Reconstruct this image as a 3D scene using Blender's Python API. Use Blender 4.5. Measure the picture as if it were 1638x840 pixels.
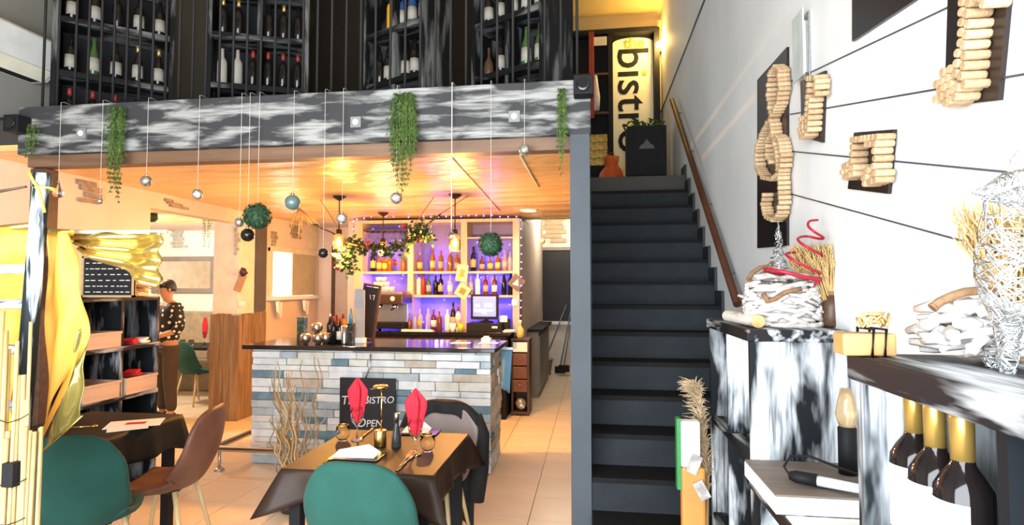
import bpy, math, random
from mathutils import Vector, Matrix
for o in list(bpy.data.objects): bpy.data.objects.remove(o)
R = math.radians
PI = math.pi
random.seed(7)
SC = bpy.context.scene
COL = SC.collection

# ---------------------------------------------------------------- camera
HC, FPX = 1.62, 920.0
YAW, PITCH = R(7.97), R(2.43)
cd = bpy.data.cameras.new('camera'); cam = bpy.data.objects.new('camera', cd); COL.objects.link(cam)
cam.location = (0, 0, HC); cam.rotation_euler = (R(90) + PITCH, 0, YAW)
cd.sensor_width = 36; cd.lens = 36 * FPX / 1638; cd.clip_start = 0.05
SC.camera = cam
# ---------------------------------------------------------------- world, daylight, exposure
w = bpy.data.worlds.new('world'); SC.world = w; w.use_nodes = True
w.node_tree.nodes['Background'].inputs[0].default_value = (0.80, 0.90, 1.0, 1)
w.node_tree.nodes['Background'].inputs[1].default_value = 1.5
SC.view_settings.view_transform = 'Standard'; SC.view_settings.look = 'None'
SC.view_settings.gamma = 1; SC.view_settings.use_curve_mapping = False
SC.view_settings.exposure = 0.0
def light(name, kind, loc, energy, color, rot=(0, 0, 0), **kw):
    d = bpy.data.lights.new(name, kind); d.energy = energy; d.color = color
    for k, v in kw.items(): setattr(d, k, v)
    o = bpy.data.objects.new(name, d); COL.objects.link(o); o.location = loc; o.rotation_euler = rot
    return o
# daylight entering through the shop front behind the camera
light('daylight_shopfront', 'AREA', (-1.0, -.84, 1.65), 450, (0.90, 0.96, 1.0), (R(90), 0, 0), shape='RECTANGLE', size=3.6, size_y=2.5)

# pixel -> world helpers used to work out where things stand
RT = Vector((math.cos(YAW), math.sin(YAW), 0))
FW = Vector((-math.sin(YAW) * math.cos(PITCH), math.cos(YAW) * math.cos(PITCH), math.sin(PITCH)))
UP = RT.cross(FW)
CP = Vector((0, 0, HC))
def ray(px, py): return RT * ((px - 819) / FPX) - UP * ((py - 420) / FPX) + FW
def aty(px, py, y): d = ray(px, py); return CP + d * (y / d.y)
def atx(px, py, x): d = ray(px, py); return CP + d * (x / d.x)
def atz(px, py, z): d = ray(px, py); return CP + d * ((z - HC) / d.z)

# ---------------------------------------------------------------- materials
MATS = {}
def _n(nt, t, **kw):
    n = nt.nodes.new(t)
    for k, v in kw.items(): setattr(n, k, v)
    return n
def rgba(c): return (c[0], c[1], c[2], 1)
def mat(name, col, rough=.5, metal=0, col2=None, scale=6, stretch=(1, 1, 1), lo=.35, hi=.65, bump=0, bscale=None, bdist=.01,
        emit=0, ecol=None, trans=0, ior=1.45, spec=.5, sheen=0, alpha=1, detail=4):
    if name in MATS: return MATS[name]
    m = bpy.data.materials.new(name); m.use_nodes = True; nt = m.node_tree
    b = nt.nodes['Principled BSDF']
    b.inputs['Roughness'].default_value = rough; b.inputs['Metallic'].default_value = metal
    b.inputs['Specular IOR Level'].default_value = spec; b.inputs['IOR'].default_value = ior
    b.inputs['Transmission Weight'].default_value = trans; b.inputs['Alpha'].default_value = alpha
    if sheen: b.inputs['Sheen Weight'].default_value = sheen
    if col2 is None: col2 = tuple(c * .86 for c in col)
    tc = _n(nt, 'ShaderNodeTexCoord'); mp = _n(nt, 'ShaderNodeMapping'); mp.inputs['Scale'].default_value = stretch
    nt.links.new(tc.outputs['Object'], mp.inputs[0])
    ns = _n(nt, 'ShaderNodeTexNoise'); ns.inputs['Scale'].default_value = scale; ns.inputs['Detail'].default_value = detail
    nt.links.new(mp.outputs[0], ns.inputs['Vector'])
    rp = _n(nt, 'ShaderNodeValToRGB'); e = rp.color_ramp.elements
    e[0].position = lo; e[1].position = hi; e[0].color = rgba(col); e[1].color = rgba(col2)
    nt.links.new(ns.outputs['Fac'], rp.inputs[0]); nt.links.new(rp.outputs[0], b.inputs['Base Color'])
    if bump:
        n2 = _n(nt, 'ShaderNodeTexNoise'); n2.inputs['Scale'].default_value = bscale or scale * 6; n2.inputs['Detail'].default_value = 5
        nt.links.new(mp.outputs[0], n2.inputs['Vector'])
        bp = _n(nt, 'ShaderNodeBump'); bp.inputs['Strength'].default_value = bump; bp.inputs['Distance'].default_value = bdist
        nt.links.new(n2.outputs['Fac'], bp.inputs['Height']); nt.links.new(bp.outputs[0], b.inputs['Normal'])
    if emit:
        b.inputs['Emission Color'].default_value = rgba(ecol or col); b.inputs['Emission Strength'].default_value = emit
    MATS[name] = m; return m
def brush(name, dark, light_, axis, amount=.5, patch=(2.2, 9.0), fine=(5.0, 80.0)):
    """black wood dry-brushed with white paint along one axis; patch and fine give strokes per metre along and across"""
    if name in MATS: return MATS[name]
    m = bpy.data.materials.new(name); m.use_nodes = True; nt = m.node_tree; b = nt.nodes['Principled BSDF']
    b.inputs['Roughness'].default_value = .55; b.inputs['Specular IOR Level'].default_value = .15
    tc = _n(nt, 'ShaderNodeTexCoord'); fac = []
    oi = _n(nt, 'ShaderNodeObjectInfo'); ad = _n(nt, 'ShaderNodeVectorMath', operation='ADD')
    nt.links.new(tc.outputs['Object'], ad.inputs[0]); nt.links.new(oi.outputs['Location'], ad.inputs[1])
    for k, (al, ac) in enumerate((patch, fine)):
        st = [ac, ac, ac]; st[axis] = al
        mp = _n(nt, 'ShaderNodeMapping'); mp.inputs['Scale'].default_value = st; nt.links.new(ad.outputs[0], mp.inputs[0])
        ns = _n(nt, 'ShaderNodeTexNoise'); ns.inputs['Scale'].default_value = 1; ns.inputs['Detail'].default_value = 3 if k else 4; ns.inputs['Distortion'].default_value = .3
        nt.links.new(mp.outputs[0], ns.inputs['Vector'])
        rp = _n(nt, 'ShaderNodeValToRGB'); e = rp.color_ramp.elements; c = .5 + (.5 - amount) * .5
        if k == 0: e[0].position = c - .07; e[1].position = c + .08
        else: e[0].position = .25; e[1].position = .52
        nt.links.new(ns.outputs['Fac'], rp.inputs[0]); fac.append(rp)
    mu = _n(nt, 'ShaderNodeMath', operation='MULTIPLY')
    nt.links.new(fac[0].outputs[0], mu.inputs[0]); nt.links.new(fac[1].outputs[0], mu.inputs[1])
    mx = _n(nt, 'ShaderNodeMix', data_type='RGBA'); mx.inputs[6].default_value = rgba(dark); mx.inputs[7].default_value = rgba(light_)
    nt.links.new(mu.outputs[0], mx.inputs[0]); nt.links.new(mx.outputs[2], b.inputs['Base Color'])
    MATS[name] = m; return m
def glass(name, col=(1, 1, 1), rough=.02): return mat(name, col, rough, trans=1, col2=col, ior=1.45)

BLK = (.012, .012, .014)
M_brushv = brush('black_white_brushed_vertical', (.008, .010, .013), (.80, .86, .92), 2, .48, (1.8, 8), (4, 70))
M_brushy = brush('black_white_brushed_lengthwise', (.012, .012, .014), (.50, .53, .56), 1, .42, (2.6, 18), (4, 70))
M_brushd = brush('mostly_black_brushed_vertical', (.010, .012, .015), (.45, .48, .52), 2, .36, (2.2, 9), (4, 70))
M_brushx = brush('grey_beam_brushed', (.042, .042, .045), (.32, .32, .31), 0, .44, (3.2, 16), (4, 60))
M_rack = brush('dark_rack_brushed', (.007, .007, .008), (.16, .16, .16), 2, .38, (2, 9), (4, 60))
M_rackx = brush('dark_rack_shelf_brushed', (.008, .008, .009), (.17, .17, .17), 0, .42, (2.5, 9), (4, 60))
M_white = mat('white_plaster', (.80, .81, .82), .7, col2=(.74, .75, .76), scale=2, bump=.06, bscale=40)
M_wallc = mat('cream_plaster', (.74, .61, .51), .75, col2=(.67, .54, .44), scale=2, bump=.08, bscale=40)
M_upper = mat('grey_plaster', (.34, .33, .31), .8, scale=1.5, bump=.06, bscale=30)
M_dgrey = mat('dark_grey_paint', (.075, .085, .10), .5, col2=(.06, .07, .085), scale=3, bump=.03)
M_stair = mat('stair_grey_paint', (.024, .029, .034), .6, col2=(.019, .023, .028), scale=5, spec=.15, bump=.25, bscale=90)
M_black = mat('matt_black', BLK, .6, spec=.2)
M_gblack = mat('gloss_black', BLK, .18)
M_iron = mat('black_iron', (.018, .017, .016), .6, spec=.25)
M_chrome = mat('chrome', (.75, .75, .75), .12, metal=1)
M_steel = mat('brushed_steel', (.55, .55, .55), .3, metal=1, scale=10, stretch=(1, 1, 20))
M_gold = mat('gold_metal', (.95, .62, .18), .22, metal=1)
M_wood = mat('aged_wood', (.30, .20, .12), .6, col2=(.17, .105, .06), scale=4, stretch=(6, 6, .5), bump=.4, bscale=12)
M_woodpale = mat('pale_wood', (.62, .46, .28), .55, col2=(.5, .35, .2), scale=4, stretch=(.6, 6, 6), bump=.2)
M_brown = mat('dark_brown_wood', (.09, .045, .025), .45, col2=(.06, .03, .018), scale=5, stretch=(1, 6, 6))
M_paper = mat('white_paper', (.85, .85, .85), .6, col2=(.82, .82, .82))
M_red = mat('red_napkin', (.52, .010, .028), .75, col2=(.42, .008, .024), scale=20, bump=.1)
M_green = mat('green_velvet', (.006, .068, .052), .85, col2=(.004, .050, .038), scale=5, sheen=.05, bump=.1, bscale=200)
M_leather = mat('brown_leather', (.17, .075, .048), .45, col2=(.13, .055, .036), scale=7, bump=.15, bscale=120)
M_leg = mat('beech_leg', (.62, .47, .25), .5, col2=(.52, .38, .2), scale=6, stretch=(5, 5, .6))
M_cork = mat('cork', (.52, .35, .20), .85, col2=(.38, .24, .13), scale=60, bump=.3, bscale=200)
M_cork2 = mat('pale_cork', (.62, .45, .27), .85, col2=(.46, .31, .18), scale=60, bump=.3, bscale=200)
M_leaf = mat('ivy_leaf', (.028, .075, .018), .6, col2=(.012, .035, .008), scale=9)
M_leaf2 = mat('trailing_leaf', (.12, .20, .04), .65, col2=(.05, .10, .02), scale=9)
M_leafp = mat('pale_trailing_leaf', (.40, .42, .16), .6, col2=(.26, .30, .10), scale=9)
M_box = mat('box_leaf', (.022, .075, .03), .6, col2=(.010, .035, .014), scale=30)
M_wheat = mat('dried_wheat', (.58, .40, .17), .75, col2=(.40, .26, .10), scale=14, stretch=(3, 3, .6))
M_pampas = mat('dried_pampas', (.62, .47, .30), .85, col2=(.46, .33, .2), scale=20)
M_drift = mat('white_driftwood', (.62, .60, .58), .75, col2=(.44, .41, .39), scale=18, bump=.4, bscale=40)
M_rope = mat('tan_rope', (.27, .15, .075), .85, col2=(.19, .10, .05), scale=60, bump=.4)
M_twig = mat('dry_twig', (.36, .27, .17), .8, col2=(.24, .17, .10), scale=10, stretch=(1, 1, .5))
M_bamboo = mat('bamboo_cane', (.52, .38, .17), .5, col2=(.38, .25, .10), scale=8, stretch=(1, 1, .4))
M_foil = mat('gold_foil', (.66, .49, .16), .26, metal=.85, col2=(.50, .36, .08), scale=4, bump=.5, bscale=6)
M_cloth = mat('gold_cloth', (.74, .37, .05), .6, col2=(.66, .29, .035), scale=1.2, stretch=(2, 2, .5), bump=.2, bscale=3)
M_tcloth = mat('black_tablecloth', (.016, .014, .013), .55, spec=.3, col2=(.012, .011, .010), bump=.05, bscale=300)
M_silver = mat('silver_wire', (.72, .75, .77), .25, metal=1)
M_glass = mat('clear_glass', (1, 1, 1), .02, trans=1, col2=(1, 1, 1), ior=1.12)
M_crys = glass('cut_glass', (.95, .95, .95), .08)
M_winegl = mat('dark_wine_glass', (.010, .008, .008), .08, col2=(.010, .008, .008))
M_amber = mat('amber_glass', (.16, .045, .012), .08, col2=(.13, .035, .01))
M_greengl = mat('green_bottle_glass', (.05, .10, .03), .1)
M_label = mat('cream_label', (.80, .77, .70), .6, col2=(.74, .70, .62))
M_foilcap = mat('gold_capsule', (.70, .48, .16), .3, metal=.8)
M_redcap = mat('red_capsule', (.26, .03, .02), .4, col2=(.22, .025, .015))
M_skin = mat('skin', (.52, .28, .19), .55, col2=(.46, .24, .16))
M_hair = mat('dark_hair', (.02, .014, .012), .5, bump=.5, bscale=60)
M_mezz = mat('dark_floor_boards', (.05, .045, .04), .6)

# ---------------------------------------------------------------- mesh builder
class MB:
    def __init__(s): s.v = []; s.f = []; s.sm = []
    def add(s, vs, fs, smooth=False):
        o = len(s.v); s.v += [tuple(p) for p in vs]; s.f += [tuple(i + o for i in f) for f in fs]; s.sm += [smooth] * len(fs); return s
    def box(s, x0, y0, z0, x1, y1, z1):
        return s.add([(x0, y0, z0), (x1, y0, z0), (x1, y1, z0), (x0, y1, z0), (x0, y0, z1), (x1, y0, z1), (x1, y1, z1), (x0, y1, z1)],
                     [(3, 2, 1, 0), (4, 5, 6, 7), (0, 1, 5, 4), (1, 2, 6, 5), (2, 3, 7, 6), (3, 0, 4, 7)])
    def obox(s, c, size, rot):
        hx, hy, hz = [q / 2 for q in size]; c = Vector(c)
        vs = [c + rot @ Vector((x, y, z)) for z in (-hz, hz) for (x, y) in ((-hx, -hy), (hx, -hy), (hx, hy), (-hx, hy))]
        return s.add(vs, [(3, 2, 1, 0), (4, 5, 6, 7), (0, 1, 5, 4), (1, 2, 6, 5), (2, 3, 7, 6), (3, 0, 4, 7)])
    def tube(s, pts, r, n=8, caps=True, closed=False):
        pts = [Vector(p) for p in pts]; m = len(pts)
        rs = r if isinstance(r, (list, tuple)) else [r] * m
        vs = []; prev = None
        for i, p in enumerate(pts):
            if closed: t = pts[(i + 1) % m] - pts[i - 1]
            else: t = pts[min(i + 1, m - 1)] - pts[max(i - 1, 0)]
            if t.length < 1e-9: t = Vector((0, 0, 1))
            t.normalize()
            if prev is None:
                a = Vector((1, 0, 0)) if abs(t.x) < .8 else Vector((0, 1, 0)); u = t.cross(a).normalized()
            else:
                u = prev - t * prev.dot(t)
                u = u.normalized() if u.length > 1e-6 else t.orthogonal().normalized()
            prev = u; v = t.cross(u)
            for k in range(n):
                a = 2 * PI * k / n; vs.append(p + (u * math.cos(a) + v * math.sin(a)) * rs[i])
        fs = []
        for i in range(m if closed else m - 1):
            j = (i + 1) % m
            for k in range(n): l = (k + 1) % n; fs.append((i * n + k, i * n + l, j * n + l, j * n + k))
        s.add(vs, fs, True)
        if caps and not closed:
            o = len(s.v) - m * n
            s.f.append(tuple(o + k for k in reversed(range(n)))); s.sm.append(False)
            s.f.append(tuple(o + (m - 1) * n + k for k in range(n))); s.sm.append(False)
        return s
    def cyl(s, p0, p1, r0, r1=None, n=16): return s.tube([p0, p1], [r0, r0 if r1 is None else r1], n)
    def lathe(s, prof, c=(0, 0, 0), n=20, axis=2, caps=True):
        c = Vector(c); vs = []
        for (r, h) in prof:
            for k in range(n):
                a = 2 * PI * k / n; q = [r * math.cos(a), r * math.sin(a), h]
                if axis == 1: q = [q[0], q[2], q[1]]
                if axis == 0: q = [q[2], q[0], q[1]]
                vs.append(c + Vector(q))
        fs = [(i * n + k, i * n + (k + 1) % n, (i + 1) * n + (k + 1) % n, (i + 1) * n + k) for i in range(len(prof) - 1) for k in range(n)]
        s.add(vs, fs, True); o = len(s.v) - len(vs)
        if caps and prof[0][0] > 1e-5: s.f.append(tuple(o + k for k in reversed(range(n)))); s.sm.append(False)
        if caps and prof[-1][0] > 1e-5: s.f.append(tuple(o + (len(prof) - 1) * n + k for k in range(n))); s.sm.append(False)
        return s
    def ball(s, c, r, n=16, m=10, sq=1.0):
        return s.lathe([(max(1e-6, r * math.sin(PI * i / m)), -r * sq * math.cos(PI * i / m)) for i in range(m + 1)], c, n)
    def grid(s, fn, nu, nv, smooth=True):
        vs = [fn(i / nu, j / nv) for j in range(nv + 1) for i in range(nu + 1)]
        fs = [(j * (nu + 1) + i, j * (nu + 1) + i + 1, (j + 1) * (nu + 1) + i + 1, (j + 1) * (nu + 1) + i) for j in range(nv) for i in range(nu)]
        return s.add(vs, fs, smooth)
    def prism(s, pts, ax, d0, d1):
        """polygon extruded along axis ax from d0 to d1; pts are the other two coordinates in order"""
        n = len(pts); vs = []
        for d in (d0, d1):
            for (a, b) in pts:
                vs.append((d, a, b) if ax == 0 else (a, d, b) if ax == 1 else (a, b, d))
        return s.add(vs, [tuple(range(n)), tuple(reversed(range(n, 2 * n)))] + [(k, n + k, n + (k + 1) % n, (k + 1) % n) for k in range(n)])
    def mesh(s, name, m):
        me = bpy.data.meshes.new(name); me.from_pydata(s.v, [], s.f); me.validate(verbose=False)
        if len(me.polygons) == len(s.sm): me.polygons.foreach_set('use_smooth', s.sm)
        if m: me.materials.append(m)
        me.update(); return me
    def build(s, name, m, parent=None, bevel=0, loc=None):
        o = bpy.data.objects.new(name, s.mesh(name, m)); COL.objects.link(o)
        if parent: o.parent = parent
        if loc is not None: o.location = loc
        if bevel:
            b = o.modifiers.new('bevel', 'BEVEL'); b.width = bevel; b.segments = 2; b.limit_method = 'ANGLE'
        return o
def link(name, me, parent=None, loc=(0, 0, 0), rot=(0, 0, 0), sc=None):
    o = bpy.data.objects.new(name, me); COL.objects.link(o); o.location = loc; o.rotation_euler = rot
    if parent: o.parent = parent
    if sc: o.scale = sc
    return o
def tag(o, label, cat, group=None):
    o['label'] = label; o['category'] = cat
    if group: o['group'] = group
    return o
def struct(o, label=None):
    o['kind'] = 'structure'
    if label: o['label'] = label
    return o
def thing(name, label, cat, loc=(0, 0, 0), rz=0, group=None):
    o = bpy.data.objects.new(name, None); COL.objects.link(o); o.empty_display_size = .05
    o.location = loc; o.rotation_euler = (0, 0, rz); return tag(o, label, cat, group)
def copy_tree(o, parent=None):
    c = o.copy(); COL.objects.link(c)
    if parent: c.parent = parent
    for ch in list(o.children): copy_tree(ch, c)
    return c
def part_label(o, t): o['label'] = t; return o
def rough(bm_v, amt, seed=0):
    rr = random.Random(seed)
    return [(x + rr.uniform(-amt, amt), y + rr.uniform(-amt, amt), z + rr.uniform(-amt, amt)) for x, y, z in bm_v]
def text_mesh(s, size, name='lettering', extrude=.001, shear=0, bold=0, caps=False):
    c = bpy.data.curves.new(name, 'FONT'); c.body = s; c.size = size; c.extrude = extrude; c.shear = shear; c.offset = bold
    if caps:
        c.small_caps_scale = .78
        for f_ in c.body_format: f_.use_small_caps = True
    c.align_x = 'CENTER'; c.align_y = 'CENTER'; c.resolution_u = 3
    o = bpy.data.objects.new(name, c); COL.objects.link(o)
    me = bpy.data.meshes.new_from_object(o.evaluated_get(bpy.context.evaluated_depsgraph_get()))
    bpy.data.objects.remove(o); return me
ORD = ['first', 'second', 'third', 'fourth', 'fifth', 'sixth', 'seventh', 'eighth', 'ninth', 'tenth', 'eleventh', 'twelfth']
# ---------------------------------------------------------------- the setting
LX, RX = -4.3, 0.97
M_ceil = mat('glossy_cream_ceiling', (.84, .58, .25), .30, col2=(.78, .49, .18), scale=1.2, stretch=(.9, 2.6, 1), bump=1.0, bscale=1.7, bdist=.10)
M_tile = mat('beige_floor_tile', (.78, .66, .51), .30, col2=(.70, .58, .43), scale=2.5, bump=.03)
M_grout = mat('floor_grout', (.40, .31, .22), .8)
M_col = mat('blue_grey_paint', (.072, .082, .096), .55, col2=(.064, .073, .086), scale=4, spec=.2)
fl = struct(MB().box(-9, -1.8, -.15, 1.0, 11.2, -.006).build('floor', M_grout), 'beige tiled floor')
T = .45
tm = MB().box(.003, .003, -.006, T - .003, T - .003, 0).mesh('tile', M_tile)
for i in range(10):
    for j in range(18):
        link('tile', tm, fl, (-4.5 + i * T, 3.15 + j * T, 0))
mb = MB()
for i in range(-20, 3):
    for j in range(-11, 18):
        x, y = -4.5 + i * T, 3.15 + j * T
        if (0 <= i < 10 and j >= 0) or y + T > 11.2 or y < -1.75 or x < -9 or x + T > RX: continue
        if i >= 0 and y > 8.7 and x < -1.4: continue
        mb.box(x + .003, y + .003, -.006, x + T - .003, y + T - .003, 0)
o = mb.build('tile_field', M_tile, fl); o['kind'] = 'stuff'
struct(MB().box(RX, -1.8, 0, RX + .12, 8.3, 5.5).build('wall_right', M_white), 'white wall running along the stairs')
struct(MB().box(RX - .012, 3.5, 4.07, RX, 8.2, 4.085).build('trim_1', M_dgrey), 'thin dark line along the upper stair wall')
# left wall: front part and gallery, dim light put into the grey
m = MB(); m.box(LX - .15, -1.8, 0, LX, 3.42, 5.5).box(LX - .15, 3.42, 2.56, LX, 8.6, 5.5)
struct(m.build('wall_left', mat('dimmed_plaster', (.30, .28, .25), .8, scale=1.5, bump=.06, bscale=30)), 'wall with the air conditioner, dimness painted into its grey')
m = MB(); m.box(LX - .15, 3.42, 0, LX, 5.08, 2.56).box(LX - .15, 5.08, 2.40, LX, 6.5, 2.56)
m.box(LX - .15, 6.85, 0, LX, 7.2, 2.56).box(LX - .15, 7.2, 0, LX, 8.4, 1.5).box(LX - .15, 7.2, 2.1, LX, 8.4, 2.56).box(LX - .15, 8.4, 0, LX, 8.6, 2.56)
struct(m.build('wall_left_bar', M_wallc), 'cream wall with an opening to the dining room')
# pillar: plastered above, clad in rough wood below
pl = struct(MB().box(-4.62, 6.5, 1.29, -4.29, 6.84, 2.56).build('pillar', mat('pillar_plaster', (.80, .73, .66), .7)), 'cream pillar with rough timber base')
for k in range(4):
    x = -4.63 + k * .088; h = 1.29 + random.uniform(-.02, .02)
    MB().box(x, 6.475 + random.uniform(-.006, .006), 0, x + .084, 6.5, h).build('cladding_board', M_wood, pl)
for k in range(4):
    y = 6.48 + k * .095
    MB().box(-4.285, y, 0, -4.262, y + .091, 1.29 + random.uniform(-.02, .02)).build('cladding_board', M_wood, pl)
struct(MB().box(-4.325, 6.85, 1.31, -4.27, 7.08, 2.56).build('trim_2', mat('slate_paint', (.10, .095, .10), .6)), 'dark grey vertical strip behind the pillar')
m2 = MB().box(-4.325, 6.86, 0, -4.262, 7.08, 1.30).build('trim_3', M_wood); struct(m2, 'timber strip beside the pillar')
# back walls
struct(MB().box(-3.45, 7.785, 0, -.955, 7.9, 2.56).build('wall_back', M_wallc), 'cream wall behind the bar shelves')
struct(MB().box(-3.45, 7.9, 0, -3.35, 8.6, 2.56).build('wall_recess', M_wallc)); struct(MB().box(-4.3, 8.6, 0, -3.35, 8.75, 2.56).build('wall_recess_back', M_wallc)); struct(MB().box(-1.05, 7.9, 0, -.955, 11.1, 3.1).build('wall_passage_side', M_wallc))
struct(MB().box(-1.05, 11.1, 0, .1, 11.25, 3.1).build('wall_passage', mat('passage_plaster', (.72, .68, .62), .7)), 'pale wall at the end of the service passage')
struct(MB().box(-1.05, 7.72, 3.1, .1, 11.2, 3.2).build('ceiling_passage', M_white))
# dining room through the opening
m = MB(); m.box(-9.1, 8.75, 0, -4.3, 8.9, 2.56).box(-9.1, 3.4, 0, -9, 8.75, 2.56).box(-9, 3.3, 0, -4.45, 3.4, 2.56)
struct(m.build('wall_dining', mat('dining_plaster', (.80, .77, .70), .75, bump=.06, bscale=40)), 'off white dining room wall')
# mezzanine slab, its painted underside and the upper rooms
struct(MB().box(-9, 3.42, 2.56, -.02, 7.72, 2.60).build('ceiling_lower', M_ceil), 'cream ceiling under the mezzanine, warmly lit')
struct(MB().box(-9, 7.72, 2.56, -.95, 8.75, 2.60).build('ceiling_recess', M_wallc))
struct(MB().box(LX, 3.42, 2.60, -.02, 7.72, 2.775).build('floor_mezzanine', M_mezz))
struct(MB().box(-.02, 6.09, 2.60, RX, 8.2, 2.775).build('floor_landing', M_mezz))
struct(MB().box(LX, 6.0, 2.775, -.9, 6.1, 5.5).build('wall_mezzanine', mat('dark_brown_plaster', (.035, .026, .02), .8)), 'dark wall behind the wine racks')
M_ochre = mat('ochre_plaster', (.62, .47, .20), .75, scale=2)
struct(MB().box(-.95, 8.2, 2.6, RX + .1, 8.32, 5.5).build('wall_landing', M_ochre), 'ochre wall at the top of the stairs')
struct(MB().box(-.95, 8.12, 5.28, RX, 8.2, 5.36).build('trim_4', M_ochre))
struct(MB().box(-9, -1.8, 5.5, RX + .12, 8.4, 5.6).build('ceiling', M_ochre), 'high ceiling')
# shop front behind the photographer
m = MB(); m.box(LX, -1.0, 0, -2.85, -.9, 5.5).box(.82, -1.0, 0, RX, -.9, 5.5).box(-2.85, -1.0, 2.95, .82, -.9, 5.5).box(-2.85, -1.0, 0, .82, -.9, .35)
struct(m.build('wall_front', M_white))
# stair side wall ending in a blue grey post
struct(MB().box(-.125, 3.3, 0, -.012, 11.1, 2.50).build('wall_stair', M_col), 'blue grey end of the wall between bar and stairs')
struct(MB().box(-.125, 3.44, 2.5, -.012, 3.6, 2.8).box(-.125, 7.72, 2.5, -.012, 11.1, 3.1).build('wall_stair_head', M_col))
# ---------------------------------------------------------------- staircase
RI, TR, Y1 = .185, .2333, 3.31 - 2 * .2333
st = thing('staircase', 'dark grey straight staircase climbing beside the white wall', 'stairs', (0, Y1, 0))
rm = MB().box(-.008, 0, 0, RX - .001, .025, RI - .028).mesh('riser', M_stair); rm2 = MB().box(-.008, 0, 0, .58, .025, RI - .028).mesh('riser', M_stair)
M_tr = mat('tread_rubber', (.014, .014, .015), .75, spec=.1, bump=.3, bscale=120); tmm = MB().box(-.008, -.012, -.028, RX - .001, TR + .02, 0).mesh('tread', M_tr); tm2 = MB().box(-.008, -.012, -.028, .58, TR + .02, 0).mesh('tread', M_tr)
sk = mat('skirting_grey', (.022, .026, .03), .5)
skm = MB().prism([(-.02, -.19), (-.02, .05), (TR - .02, .05), (TR - .02, -.19)], 0, RX - .022, RX - .001).mesh('skirting', sk)
for k in range(1, 16):
    y = (k - 1) * TR
    link('riser', rm if k > 2 else rm2, st, (0, y, (k - 1) * RI))
    link('tread', tmm if k > 2 else tm2, st, (0, y, k * RI))
    if k > 2: link('skirting', skm, st, (0, y, k * RI + .06))
# handrail on the wall
h0, h1 = Vector((.90, 3.78, 1.51)), Vector((.90, 6.62, 3.74))
hr = thing('handrail', 'round reddish brown wooden handrail on the stair wall', 'handrail', h0)
MB().tube([Vector((0, 0, 0)), h1 - h0], .026, 12).build('rail', mat('red_brown_wood', (.085, .030, .014), .65, col2=(.055, .02, .01), scale=5, spec=.2, stretch=(4, .6, .6)), hr)
for t in (.12, .38, .66, .93):
    p = (h1 - h0) * t
    MB().tube([p + Vector((0, 0, -.02)), p + Vector((.02, 0, -.06)), p + Vector((.068, 0, -.06))], .008, 8).build('bracket', M_steel, hr)
for k, (px, py) in enumerate(((1096, 305), (1121, 393))):
    p = atx(px, py, RX)
    t = thing('step_light', ['upper', 'lower'][k] + ' small round step light on the stair wall', 'step light', p, 0, 'stair wall step lights')
    MB().lathe([(.026, 0), (.026, -.008), (.018, -.014)], axis=0).build('rim', M_steel, t)
    MB().lathe([(.017, -.012), (.012, -.018), (.001, -.02)], axis=0).build('lens', mat('frosted_lens', (.9, .9, .88), .3), t)
# bar window in the left wall
wn = struct(MB().box(LX - .13, 7.2, 1.5, LX - .11, 8.4, 2.1).build('window_1', mat('daylight_pane', (.95, .97, 1), .3, emit=7, ecol=(1, .97, .93))), 'bright window beside the bar')
m = MB(); m.box(LX - .06, 7.16, 1.45, LX + .03, 7.24, 2.15).box(LX - .06, 8.36, 1.45, LX + .03, 8.44, 2.15).box(LX - .06, 7.16, 2.1, LX + .05, 8.44, 2.17)
m.build('window_frame', mat('cream_frame', (.74, .66, .50), .5), wn)
MB().box(LX - .1, 7.12, 1.44, LX + .1, 8.46, 1.49).build('window_sill', M_white, wn)
MB().obox((LX + .04, 8.05, 1.80), (.03, .62, .60), Matrix.Rotation(R(-4), 3, 'Z')).build('shutter', mat('khaki_blind', (.42, .36, .25), .6), wn)
# ---------------------------------------------------------------- mezzanine beam, railing, racks
bm = thing('mezzanine_beam', 'wide grey beam dry-brushed with white along the mezzanine edge', 'beam', (-1.96, 3.3, 2.5))
MB().box(-1.83, 0, 0, 1.955, .12, .32).build('fascia', M_brushx, bm, .008)
MB().box(-1.80, .05, -.075, 1.84, .15, 0).build('lower_lip', mat('lip_wood', (.20, .11, .06), .5, col2=(.13, .07, .04), scale=4, stretch=(.5, 5, 5)), bm)
for px, py in ((570, 196), (823, 187), (132, 214)):
    p = aty(px, py, 3.3) - Vector((-1.96, 3.3, 2.5))
    MB().box(p.x - .033, -.012, p.z - .033, p.x + .033, 0, p.z + .033).build('socket_plate', mat('grey_plate', (.22, .22, .22), .4), bm)
    MB().lathe([(.019, 0), (.019, -.006), (.012, -.012), (.0005, -.013)], (p.x, -.012, p.z), axis=1).build('socket_lens', M_paper, bm)
pst = thing('beam_post', 'dark brown square post under the left end of the beam', 'post', (-3.70, 3.42, 0))
MB().box(-.06, -.05, 0, .06, .05, 2.42).build('shaft', M_brown, pst, .005)
MB().box(-.08, -.07, 0, .08, .07, .05).build('foot', M_brown, pst)
for nm, x, y in (('small black loudspeaker box at the left end of the beam', -3.735, 3.24), ('small black loudspeaker box at the stair end of the beam', -.045, 3.24)):
    z = 2.63 if x < -1 else 2.70
    t = thing('loudspeaker', nm, 'loudspeaker', (x, y, z), 0)
    MB().box(-.055, -.04, 0, .055, .055, .11).build('cabinet', M_black, t, .006)
    MB().lathe([(.04, -.041), (.036, -.047), (.012, -.042)], (0, 0, .055), axis=1).build('cone', M_gblack, t)
rl = thing('railing', 'black iron railing of thin vertical bars above the beam', 'railing', (0, 3.46, 2.775))
bar = MB().cyl((0, 0, 0), (0, 0, 2.2), .0085, n=8).mesh('baluster', M_iron)
xs = [aty(px, 160, 3.46).x for px in (68, 91, 119)] 
x = xs[-1]
while x < -.1: x += .0985; xs.append(x)
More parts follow.
